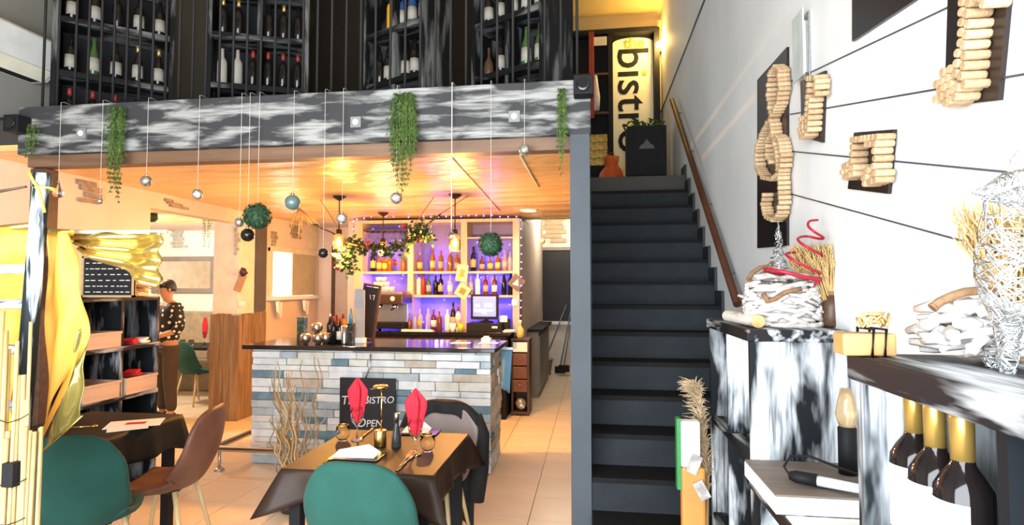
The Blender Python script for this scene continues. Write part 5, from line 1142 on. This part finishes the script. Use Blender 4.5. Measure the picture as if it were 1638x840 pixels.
# ---------------------------------------------------------------- music staff and cork notes on the right wall
WX = RX
M_line = mat('staff_line', (.05, .045, .06), .5)
for k, (a, b) in enumerate((((1265, 131), (1530, 6)), ((1265, 183), (1638, 119)), ((1265, 242), (1612, 275)), ((1265, 310), (1540, 385)))):
    p, q = atx(*a, WX), atx(*b, WX); d = (q - p); q2 = p + d * (1.0 if k not in (1,) else 1.15)
    t = tag(MB().tube([(0, 0, 0), tuple(q2 - p)], .0028, 6).build('staff_line', M_line), f'{["top", "second", "third", "lowest"][k]} of the slanting dark staff lines on the white wall', 'wall line', 'painted music staff'); t.location = p + Vector((-.003, 0, 0))
CL = .058
ck = [MB().lathe([(.0105, 0), (.0118, -.004), (.0118, -CL + .004), (.0100, -CL)], n=8, axis=0).mesh('cork', m_) for m_ in (M_cork, M_cork2)]
def board(label, quad, strokes, name='cork_board', mt=None, fills=()):
    P = [atx(a, b, WX) for a, b in quad]; c = sum(P, Vector()) / len(P)
    t = thing(name, label, 'cork art', (WX - .0015, c.y, c.z)); L = [(p.y - c.y, p.z - c.z) for p in P]
    MB().prism(L, 0, -.012, 0).build('backing', mt or mat('black_board', (.012, .010, .011), .30, col2=(.02, .012, .010), scale=3), t)
    done = []; rr = random.Random(int(c.y * 1000))
    def put(y, z):
        if any((y - a) ** 2 + (z - b) ** 2 < .0215 ** 2 for a, b in done): return
        done.append((y, z)); link('cork', ck[rr.random() < .45], t, (-.012 + rr.uniform(-.003, .003), y, z))
    for s in strokes:
        Q = [atx(a, b, WX - .012 - CL) for a, b in s]; Q = [(p.y - c.y, p.z - c.z) for p in Q]
        for i in range(len(Q) - 1):
            n = max(1, int(math.dist(Q[i], Q[i + 1]) / .006))
            for k in range(n + 1): put(Q[i][0] + (Q[i + 1][0] - Q[i][0]) * k / n, Q[i][1] + (Q[i + 1][1] - Q[i][1]) * k / n)
    for (cx_, cy_, ry, rz) in fills:
        p = atx(cx_, cy_, WX - .012 - CL); py, pz = p.y - c.y, p.z - c.z; st_ = .0225
        for i in range(-6, 7):
            for j in range(-6, 7):
                y, z = i * st_ + (j % 2) * st_ / 2, j * st_ * .88
                if (y / ry) ** 2 + (z / rz) ** 2 <= 1: put(py + y, pz + z)
    return t
clef = [(1219, 312), (1217, 332), (1223, 348), (1234, 352), (1243, 342), (1246, 318), (1244, 285), (1238, 240), (1230, 195), (1226, 150), (1228, 118), (1236, 106), (1243, 112), (1246, 140), (1241, 165), (1230, 188), (1216, 212), (1207, 240), (1208, 268), (1217, 284), (1232, 287), (1245, 275), (1248, 248), (1242, 222), (1231, 212), (1223, 228), (1224, 250), (1230, 260)]
board('tall black board with a treble clef made of corks', ((1215, 128), (1263, 75), (1263, 393), (1215, 397)), [clef])
board('small black board with a cork note beside the treble clef', ((1285, 130), (1324, 113), (1320, 228), (1287, 219)), [[(1290, 126), (1289, 160), (1286, 210)], [(1292, 126), (1301, 124), (1304, 134), (1303, 150)], [(1293, 160), (1291, 212)]], fills=[(1283, 203, .055, .045)])
board('square black board with joined cork notes in the middle of the staff', ((1372, 212), (1436, 207), (1427, 310), (1362, 302)), [[(1362, 224), (1402, 219)], [(1362, 232), (1402, 230)], [(1361, 224), (1358, 272)], [(1400, 220), (1394, 284)]], fills=[(1355, 272, .05, .035), (1390, 281, .055, .03)])
board('large black board with a big cork note at the upper right', ((1525, -20), (1624, -30), (1606, 160), (1519, 170)), [[(1540, -30), (1534, 60), (1526, 130)], [(1549, -30), (1543, 60), (1536, 130)], [(1549, -22), (1568, 0), (1575, 12)], [(1549, -10), (1570, 10)]], fills=[(1517, 135, .062, .055)])
board('black board cut off by the top edge of the photo', ((1369, -70), (1369, 66), (1470, 0), (1480, -120)), [])
# ---------------------------------------------------------------- shelf units along the right wall
def unit(label, x0, x1, y0, y1, h, shelves, dividers, top_th=.045, open_side=True, legs=False):
    t = thing('shelf_unit', label, 'shelf', (x0, y0, 0)); D = x1 - x0; L = y1 - y0
    MB().box(-.012, -.012, h - top_th, D, L + .01, h).build('top', M_brushy, t, .004)
    for y in (0, L - .025): MB().box(0, y, 0, D, y + .025, h - top_th).build('side_panel', M_brushv, t, .002)
    for f in dividers: MB().box(.004, L * f - .010, 0, D - .01, L * f + .010, h - top_th).build('divider', M_brushv, t)
    for z in shelves: MB().box(.002, .025, z - .028, D - .01, L - .025, z).build('shelf_board', M_brushy, t, .002)
    MB().box(D - .012, .025, 0, D, L - .025, h - top_th).build('back_panel', M_brushv, t)
    return t
unit('tall black and white brushed shelf unit by the stairs', .60, .955, 2.34, 3.12, 1.455, [.03, .475, .96], [.52], .045)
unit('low brushed shelf unit with a white top in the middle', .60, .955, 1.32, 2.33, .90, [.03, .45], [.45])
unit('near black and white brushed shelf unit with dark wine bottles', .512, .955, .42, 1.225, 1.488, [.03, .60, 1.13], [.50], .05)
wt = thing('white_board', 'thick white board with grey wooden top on the low unit', 'board', (.60, 1.95, .90)); MB().box(-.03, 0, 0, .34, .38, .055).build('slab', M_paper, wt, .003); MB().box(-.028, .002, .055, .338, .378, .062).build('wood_top', mat('grey_oak_top', (.20, .16, .135), .6, col2=(.15, .12, .10), scale=5, stretch=(1, 6, 6)), wt)
t = thing('white_sheet', 'flat white paper covering the low shelf unit', 'paper', (.60, 1.335, .90)); MB().box(-.005, 0, 0, .34, .60, .004).build('sheet', M_paper, t); MB().box(.02, .05, .004, .33, .5, .006).build('second_sheet', M_paper, t)
# hand blender like rod with cord
a, b = aty(1262, 713, 2.08), aty(1365, 742, 1.98); o = Vector((a.x, a.y, .962 + .022))
a = Vector((a.x, a.y, .985)); b = Vector((b.x, b.y, .985)); t = thing('rod_tool', 'white rod with black rubber handle and looped cord', 'tool', a); d = b - a; d.z = 0
MB().tube([(0, 0, 0), tuple(d * .1), tuple(d * .45)], [.014, .020, .021], 14).build('handle', M_black, t); MB().tube([tuple(d * .45), tuple(d * 1.1)], [.017, .015], 14).build('rod', mat('pale_plastic', (.72, .80, .80), .3), t)
MB().tube([(0.0, .0, .0), (-.008, .03, .02), (.02, .05, .05), (.08, .04, .055), (.15, .03, .03), (.24, .02, .0), (.28, .02, -.015)], .0045, 8).build('cord', M_black, t); MB().tube([(.06, -.02, .0), (.07, -.05, -.018), (.16, -.07, -.018), (.26, -.06, -.018)], .004, 8).build('cord', M_black, t)
# bottles in the near unit
M_goldneck = mat('gold_neck_foil', (.62, .42, .12), .32, metal=.7, col2=(.5, .32, .08), scale=8)
def big_bottle(x, y, z, look, h=.30, r=.039, l0=.22, l1=.585, gm=M_winegl, cap=M_goldneck, lab=M_paper):
    t = thing('wine_bottle', look, 'bottle', (x, y, z)); MB().lathe([(r * .9, 0), (r, .008), (r, h * .60), (r * .97, h * .64), (r * .72, h * .70), (r * .42, h * .755), (r * .37, h * .80), (r * .37, h * .99), (r * .3, h)], n=28).build('glass', gm, t)
    MB().grid(lambda u, v: (r * 1.012 * math.cos(R(112 + 138 * u)), r * 1.012 * math.sin(R(112 + 138 * u)), h * (l0 + (l1 - l0) * v)), 16, 1).build('paper_label', lab, t); MB().lathe([(r * .40, h * .765), (r * .41, h * .98), (r * .38, h * 1.004), (.001, h * 1.005)], n=20).build('capsule', cap, t); return t
for k, (px, yv) in enumerate(((1461, 1.125), (1494, 1.03), (1537, .955))):
    p = aty(px, 640, yv); big_bottle(p.x, yv, 1.13, ['farthest dark wine bottle with gold neck in the near shelf', 'middle dark wine bottle with gold neck in the near shelf', 'nearest dark wine bottle with gold neck in the near shelf'][k])
for k, (px, yv) in enumerate(((1455, 1.1), (1505, .98))):
    p = aty(px, 800, yv); big_bottle(p.x, yv, .60, ['farther dark bottle on the second shelf of the near unit', 'nearer dark bottle on the second shelf of the near unit'][k])
# amber bottles in the low unit
for k, (px, yv) in enumerate(((1243, 2.12), (1256, 2.0), (1275, 1.86))):
    p = aty(px, 820, yv); big_bottle(p.x, yv, .45, ['farthest amber bottle with cream neck in the low unit', 'middle amber bottle with cream neck in the low unit', 'nearest amber bottle with cream neck in the low unit'][k], h=.34, r=.038, gm=mat('dark_amber_bottle', (.07, .02, .012), .08), cap=mat('cream_neck', (.62, .48, .30), .4))
# bottles in the tall unit
for k, (yv, z, look) in enumerate(((2.86, .96, 'bottle in the upper far bay of the tall shelf unit'), (2.50, .96, 'bottle in the upper near bay of the tall shelf unit'), (2.86, .475, 'bottle in the middle far bay of the tall shelf unit'), (2.48, .475, 'red-topped bottle in the middle near bay of the tall unit'), (2.86, .03, 'bottle in the lowest far bay of the tall shelf unit'))):
    big_bottle(.725 if k != 3 else .69, yv, z, 'dark wine ' + look if k != 3 else look, h=.31, r=.037, cap=M_redcap if k == 3 else M_winegl)
# ---------------------------------------------------------------- decorations on the units
Z1 = 1.456
def pile(name, label, cat, c, size, n, seed, mt, rad=(.008, .016), top=None):
    t = thing(name, label, cat, c); rr = random.Random(seed); sx, sy, sz = size; m = MB()
    for k in range(n):
        lay = rr.random(); z = .012 + lay * (sz - .024); f = 1 - .35 * (z / sz); a = rr.uniform(0, PI * 2); p = Vector((rr.uniform(-sx, sx) * f, rr.uniform(-sy, sy) * f, z)); L = rr.uniform(.05, .12)
        d = Vector((math.cos(a), math.sin(a), rr.uniform(-.12, .12))) * L; q = p + d; q.x = max(-sx, min(sx, q.x)); q.y = max(-sy, min(sy, q.y)); q.z = max(.01, q.z); md = (p + q) / 2 + Vector((rr.uniform(-.012, .012), rr.uniform(-.012, .012), rr.uniform(-.004, .012)))
        r = rr.uniform(*rad); MB().tube([p, md, q], [r * .6, r, r * .5], 6).build('driftwood_piece', mt, t)
    return t
c = aty(1252, 500, 2.55)
dr = thing('driftwood_nest', 'round heap of woven white driftwood pieces on the tall shelf unit', 'driftwood', (c.x, 2.56, Z1)); rr = random.Random(31)
MB().lathe([(.13, .0), (.135, .05), (.13, .12), (.11, .165), (.02, .18)], n=20).build('core', mat('driftwood_core', (.50, .46, .43), .9), dr).scale = (1.0, .74, 1)
for lv in range(9):
    z = .012 + lv * .020; f = 1 - .10 * (lv / 8) ** 2
    for k in range(15):
        a = (k + rr.random()) / 15 * 2 * PI; rx, ry = .142 * f, .105 * f; L = rr.uniform(.035, .06); tl = rr.uniform(-.5, .5); r = rr.uniform(.007, .013)
        p = Vector((rx * math.cos(a), ry * math.sin(a), z + rr.uniform(-.006, .006))); tg = Vector((-rx * math.sin(a), ry * math.cos(a), 0)).normalized() * L; tg.z = tl * L * .8
        q0, q1 = p - tg, p + tg; q0.z = max(.008, q0.z); q1.z = max(.008, q1.z); bow = p * 1.05; bow.z = p.z
        MB().tube([q0, q0.lerp(bow, .6), bow, q1.lerp(bow, .5), q1], [r * .5, r, r * .85, r * 1.05, r * .45], 6).build('driftwood_piece', M_drift, dr)
for k in range(16):
    a = rr.uniform(0, 2 * PI); p = Vector((rr.uniform(-.10, .10), rr.uniform(-.07, .07), .19 + rr.uniform(0, .015))); d = Vector((math.cos(a), math.sin(a), rr.uniform(-.1, .1))) * .05
    MB().tube([p - d, p + Vector((0, 0, .008)), p + d], [.006, .011, .006], 6).build('driftwood_piece', M_drift, dr)
def ring(label, pts, y, r, mt, name='rope_ring', closed=False):
    P = [aty(a, b, y) for a, b in pts]; t = thing(name, label, 'driftwood', P[0]); MB().tube([p - P[0] for p in P], r, 10, closed=closed).build('rope', mt, t); MB().tube([P[0] - P[0], (P[1] - P[0]) * .25], r * 1.12, 10).build('knot', mt, t); return t
ring('bent brown stick lying across the white driftwood heap', ((1221, 470), (1228, 482), (1240, 478), (1255, 468), (1270, 464), (1282, 462)), 2.44, .010, M_rope, 'bent_stick')
ring('brown rope loop leaning at the back of the driftwood heap', ((1197, 448), (1204, 436), (1216, 428), (1230, 426), (1236, 418), (1230, 430), (1218, 440), (1207, 450)), 2.66, .010, M_rope, 'rope_loop', True)
t = thing('driftwood_tuft', 'small upper tuft of white driftwood behind the heap', 'driftwood', aty(1216, 455, 2.70)); rr = random.Random(12)
zb = t.location.z - Z1
for k in range(26):
    p = Vector((rr.uniform(-.045, .045), rr.uniform(-.04, .04), rr.uniform(-zb + .01, .035))); q = p + Vector((rr.uniform(-.05, .05), rr.uniform(-.03, .03), rr.uniform(-.015, .015))); q.z = max(-zb + .01, q.z); MB().tube([p, q], [.009, .006], 6).build('driftwood_piece', M_drift, t)
p = aty(1195, 500, 2.42); q = aty(1168, 492, 2.9)
t = thing('birch_log', 'short white birch log with hollow end on the tall unit', 'log', (.655, 2.42, Z1 + .026)); M_birch = mat('birch_bark', (.80, .77, .72), .7, col2=(.42, .34, .27), scale=12, stretch=(1, .5, 4), lo=.55, hi=.8)
MB().tube([(0, 0, 0), (-.015, .46, 0)], .026, 16, caps=False).build('bark', M_birch, t); MB().lathe([(.026, 0), (.018, .002), (.016, .04), (.001, .045)], axis=1, n=16).build('hollow_end', M_wheat, t); MB().tube([(-.015, .455, 0), (-.0152, .4605, 0)], .0255, 16).build('far_end', M_wheat, t)
# silver wire tree
c = aty(1246, 430, 2.62); t = thing('wire_tree', 'small silver wire cone tree on the driftwood', 'ornament', (c.x, 2.62, Z1)); zt_ = aty(1248, 352, 2.62).z - Z1; zb_ = aty(1248, 468, 2.62).z - Z1; m = MB(); N = 150; pts = []
for k in range(N):
    f = k / N; z = zb_ * 0 + zt_ * f; r = .075 * (1 - f) * (1 + .25 * math.sin(k * 2.9)); pts.append((r * math.cos(k * .62), r * math.sin(k * .62), z))
m.tube(pts, .0022, 4); rr = random.Random(5)
for k in range(60): a = rr.uniform(0, 6.28); f = rr.uniform(0, .9); r = .08 * (1 - f); m.tube([(0, 0, zt_ * f), (r * math.cos(a), r * math.sin(a), zt_ * f - .01), (r * math.cos(a + .7), r * math.sin(a + .7), zt_ * f + .015)], .0018, 4)
m.build('wire', M_silver, t); MB().cyl((0, 0, 0), (0, 0, zt_), .003, n=6).build('spine', M_silver, t)
# red spiral cone tree
key = [(1312, 447, 2.46), (1285, 443, 2.42), (1250, 434, 2.43), (1226, 430, 2.48), (1228, 436, 2.53), (1262, 439, 2.58), (1303, 441, 2.54), (1313, 438, 2.49), (1290, 427, 2.43), (1266, 414, 2.44), (1258, 406, 2.50), (1275, 404, 2.56), (1306, 409, 2.53), (1315, 408, 2.49), (1296, 398, 2.44), (1280, 388, 2.46), (1277, 381, 2.50), (1290, 378, 2.55), (1311, 382, 2.52), (1317, 380, 2.49), (1303, 371, 2.46), (1293, 362, 2.48), (1295, 354, 2.51), (1308, 352, 2.53)]
K = [aty(*q) for q in key]; base = Vector((aty(1280, 440, 2.5).x, 2.5, Z1)); pp = []
for i in range(len(K) - 1):
    p0, p1, p2, p3 = K[max(0, i - 1)], K[i], K[i + 1], K[min(len(K) - 1, i + 2)]
    for s_ in range(5):
        u = s_ / 5; pp.append(.5 * ((2 * p1) + (p2 - p0) * u + (2 * p0 - 5 * p1 + 4 * p2 - p3) * u * u + (3 * p1 - p0 - 3 * p2 + p3) * u ** 3) - base)
pp.append(K[-1] - base)
t = thing('spiral_tree', 'red wire spiral cone on the driftwood heap', 'ornament', base); n_ = len(pp)
MB().tube(pp, [.0100 - .0038 * min(1, k / 14) - .0012 * k / n_ for k in range(n_)], 8).build('wire', mat('red_wire', (.40, .008, .03), .4), t); MB().tube([pp[0], pp[0] + Vector((-.02, .03, -.03))], .006, 6).build('foot', MATS['red_wire'], t)
# dried wheat sheaf in a brown vase
def sheaf(name, label, c, z0, vase_h, h, spread, n, seed, mt, vr=.035, lean=(0, 0), vm=M_brown, stalk=.0022, cat='dried wheat'):
    t = thing(name, label, cat, (c[0], c[1], z0)); rr = random.Random(seed); m = MB()
    if vase_h: MB().lathe([(vr * .8, 0), (vr, .01), (vr * .85, vase_h * .6), (vr * .7, vase_h), (vr * .6, vase_h), (vr * .7, vase_h * .6), (.001, .02)], n=20).build('vase', vm, t)
    for k in range(n):
        a = rr.uniform(0, 2 * PI); s = spread * math.sqrt(rr.random()); b = Vector((rr.uniform(-.4, .4) * vr, rr.uniform(-.4, .4) * vr, vase_h * .6)); e = Vector((s * math.cos(a) + lean[0], s * .7 * math.sin(a) + lean[1], h * rr.uniform(.75, 1))); md = b.lerp(e, .5) + Vector((0, 0, .02))
        m.tube([b, md, e], [stalk, stalk, stalk * .4], 4)
        d = (e - md).normalized()
        for g in range(5):
            q = e - d * .012 * g; u = Vector((rr.uniform(-1, 1), rr.uniform(-1, 1), rr.uniform(.4, 1))).normalized() * .03; m.tube([q, q + d * .012 + u * .5], [stalk * 1.3, .0004], 4, caps=False)
    m.build('stalks', mt, t); MB().lathe([(vr * .66, vase_h * .98), (vr * .7, vase_h * 1.12)] if vase_h else [(vr, h * .3), (vr, h * .36)], n=14).build('tie', M_rope, t); return t
c = aty(1330, 500, 2.52); sheaf('wheat_sheaf', 'golden dried wheat sheaf in a brown vase behind the red spiral', (c.x, 2.52), Z1, .13, .33, .12, 280, 4, M_wheat, .038, (-.03, .03), stalk=.003)
# wooden block with cord and raffia
p = aty(1380, 545, 1.28)
t = thing('wood_block', 'pale wooden block wrapped in black cord with raffia knot', 'wooden block', (aty(1385, 545, 1.19).x, 1.19, 1.488)); M_blk = mat('pine_block', (.46, .25, .09), .6, col2=(.38, .20, .07), scale=4, stretch=(.7, 5, 5))
zb = .002
MB().box(-.048, -.02, zb, .046, .03, zb + .042).build('block', M_blk, t, .004)
for x in (.0, .022): MB().tube([(x, -.024, zb - .003), (x + .004, -.024, zb + .05), (x, .034, zb + .05), (x, .034, zb - .003)], .003, 6, closed=True).build('cord', M_black, t)
m = MB(); rr = random.Random(3)
for k in range(26): a = rr.uniform(0, 6.28); r = rr.uniform(.012, .03); m.tube([(r * math.cos(a + q) + .012, r * .7 * math.sin(a + q), zb + .052 + .03 * rr.random()) for q in (0, .5, 1.0, 1.6)], .0025, 4)
m.build('raffia', M_wheat, t)
# bulb-shaped bottle in the gap between the units
p = aty(1354, 650, 2.2); t = thing('glass_bulb', 'clear bulb-shaped glass with amber base between the units', 'glass', (p.x, 2.2, .962)); zb = aty(1352, 682, 2.2).z - .962
MB().lathe([(.026, zb), (.036, zb + .04), (.028, zb + .09), (.016, zb + .135)], n=16).build('bulb', mat('amber_tint_glass', (.85, .66, .40), .05, trans=.7), t); MB().lathe([(.03, 0), (.03, zb - .005), (.024, zb)], n=16).build('holder', M_black, t)
# ---------------------------------------------------------------- top of the near unit
Z2 = 1.489
c = aty(1572, 560, 1.08); pile('driftwood_heap', 'white driftwood heap on the near shelf unit', 'driftwood', (c.x + .01, 1.10, Z2), (.082, .075, .115), 85, 8, M_drift, (.008, .014))
ring('thick brown stick bound with silver wire on the near driftwood', ((1491, 493), (1505, 482), (1525, 473), (1545, 467), (1565, 465), (1590, 467)), 1.06, .0075, M_rope, 'bent_stick')
sheaf('wheat_sheaf', 'golden wheat sheaf standing behind the silver wire bird', (aty(1645, 500, 1.12).x, 1.15), Z2, .06, .27, .085, 140, 6, M_wheat, .03, (-.01, 0), M_wheat)
# silver wire heron
b0 = Vector((aty(1608, 605, .98).x, .98, Z2)); t = thing('wire_bird', 'silver wire bird with long beak on the near shelf unit', 'ornament', b0); 
def B(px, py, y=.98): return aty(px, py, y) - b0
def shape(path, radii, seed, n, wire=.0013):
    """woven wire over a tapered body"""
    rr = random.Random(seed); m = MB(); pts = [B(*q) for q in path]
    def at_(f, a, k=1):
        i = min(int(f * (len(pts) - 1)), len(pts) - 2); g = f * (len(pts) - 1) - i; c = pts[i].lerp(pts[i + 1], g); r = radii[i] + (radii[i + 1] - radii[i]) * g; ax = (pts[i + 1] - pts[i]).normalized(); u = Vector((0, 1, 0)); v = ax.cross(u).normalized(); u = v.cross(ax); return c + (u * math.cos(a) + v * math.sin(a)) * r * k
    for k in range(n):
        a = rr.uniform(0, 6.28); f = rr.uniform(0, .85); tw_ = rr.uniform(-2.5, 2.5); L = rr.uniform(.1, .35); m.tube([at_(min(1, f + L * q / 6), a + tw_ * q / 6) for q in range(7)], wire, 4, caps=False)
    for k in range(9): f = k / 8; m.tube([at_(f, q * PI / 6) for q in range(12)], wire, 4, closed=True)
    return m
shape([(1612, 318), (1614, 360), (1612, 400), (1614, 440), (1616, 480), (1612, 520)], [.028, .036, .040, .042, .036, .016], 1, 120).build('body', M_silver, t)
shape([(1640, 300), (1615, 300), (1590, 305), (1575, 307), (1556, 308)], [.030, .024, .014, .007, .001], 2, 60).build('head', M_silver, t)
shape([(1640, 315), (1615, 318), (1595, 319), (1572, 318)], [.018, .013, .006, .001], 3, 26).build('lower_beak', M_silver, t)
shape([(1612, 505), (1612, 540), (1611, 580), (1613, 606)], [.020, .015, .013, .006], 4, 60).build('leg', M_silver, t)
shape([(1590, 520, 1.05), (1588, 550, 1.05), (1585, 575, 1.05), (1586, 592, 1.05)], [.017, .012, .011, .006], 5, 46).build('leg', M_silver, t)
MB().tube([B(1612, 285), B(1618, 255), B(1630, 240)], .0012, 5).build('crest', M_silver, t)
# ---------------------------------------------------------------- dried pampas and paper parcel at the foot of the stairs
q = aty(1116, 700, 2.76)
gp_ = thing('pampas_sheaf', 'tan dried pampas sheaf leaning on the tall shelf unit', 'dried grass', (q.x, 2.76, 0)); m = MB(); rr = random.Random(17)
zt3 = aty(1115, 612, 2.76).z
ra = [Vector((.05, 0, .30)), Vector((.045, 0, .60)), Vector((.035, 0, .85)), Vector((.01, 0, zt3 - .08)), Vector((-.01, 0, zt3 - .03))]
def rac(f):
    q = f * (len(ra) - 1); i = min(int(q), len(ra) - 2); return ra[i].lerp(ra[i + 1], q - i)
for k in range(650):
    f = rr.uniform(.25, 1) ** .8; b_ = rac(f); s_ = rr.uniform(-1, .45); L = rr.uniform(.07, .14) * (1 - .35 * f)
    e = b_ + Vector((s_ * L, rr.uniform(-.6, .6) * L, L * rr.uniform(.15, .75))); md = b_.lerp(e, .5) + Vector((0, 0, .018))
    m.tube([b_, md, e], [.0022, .0026, .0006], 3, caps=False)
m.build('plumes', M_pampas, gp_); m = MB()
for k in range(30): a = rr.uniform(-.03, .03); m.tube([(a, rr.uniform(-.03, .03), 0), (a * .5 + .03, rr.uniform(-.02, .02), zt3 * .65)], .005, 5)
m.build('stalks', M_wheat, gp_)
q0, q1 = aty(1088, 672, 2.66), aty(1128, 850, 2.66)
t = thing('paper_parcel', 'upright parcel with white and green top and orange lower wrap', 'parcel', ((q0.x + q1.x) / 2, 2.66, 0)); w7 = (q1.x - q0.x) / 2; zt4 = q0.z; zm4 = aty(1100, 745, 2.66).z
MB().box(-w7, -.03, 0, w7, .03, zm4).build('orange_wrap', mat('orange_paper', (.70, .26, .05), .5, col2=(.55, .2, .05), scale=5), t, .012); MB().box(-w7, -.028, zm4, w7 * .6, .028, zt4).build('white_wrap', M_paper, t, .006); MB().box(-w7 - .018, -.02, zm4 - .1, -w7, .03, zt4 + .01).build('green_edge', mat('green_card', (.03, .22, .06), .5), t)
for dx, dz, r_ in ((.0, .02, .4), (.03, -.09, -.5)): MB().obox((dx, -.045, zm4 + dz), (.045, .008, .08), Matrix.Rotation(r_, 3, 'Y')).build('label_tag', mat('grey_feather', (.25, .23, .22), .7, col2=(.6, .58, .56), scale=15), t)
# ---------------------------------------------------------------- small pieces belong to the part that carries them
SUB = {'bulb': ('lamp_holder', 'holder'), 'gauge': ('head',), 'portafilter': ('group_head',), 'screen': ('monitor',), 'screen_panel': ('monitor',), 'badge': ('cash_drawer',), 'spout': ('pourer',),
       'chalk_line': ('slate',), 'print': ('card',), 'socket_lens': ('socket_plate',), 'flange': ('tube',), 'fork_head': ('handle',), 'tine': ('fork_head', 'handle'),
       'diffuser': ('trim_ring', 'rim'), 'lens': ('rim',), 'emblem': ('body',), 'louvre': ('housing',), 'air_outlet': ('housing',)}
roots = [o for o in bpy.data.objects if o.parent is None and o.type == 'EMPTY']
for r_ in roots:
    kids = list(r_.children); used = {}
    for c in kids:
        nm = c.name.split('.')[0]
        if nm not in SUB or c.children: continue
        for want in SUB[nm]:
            cand = [k for k in kids if k.name.split('.')[0] == want and k.parent == r_ and k is not c and k.location.length < 1e-6 and tuple(k.rotation_euler) == (0, 0, 0) and tuple(k.scale) == (1, 1, 1)]
            if cand:
                i = used.get((nm, want), 0); used[(nm, want)] = i + 1; c.parent = cand[i % len(cand)]; break
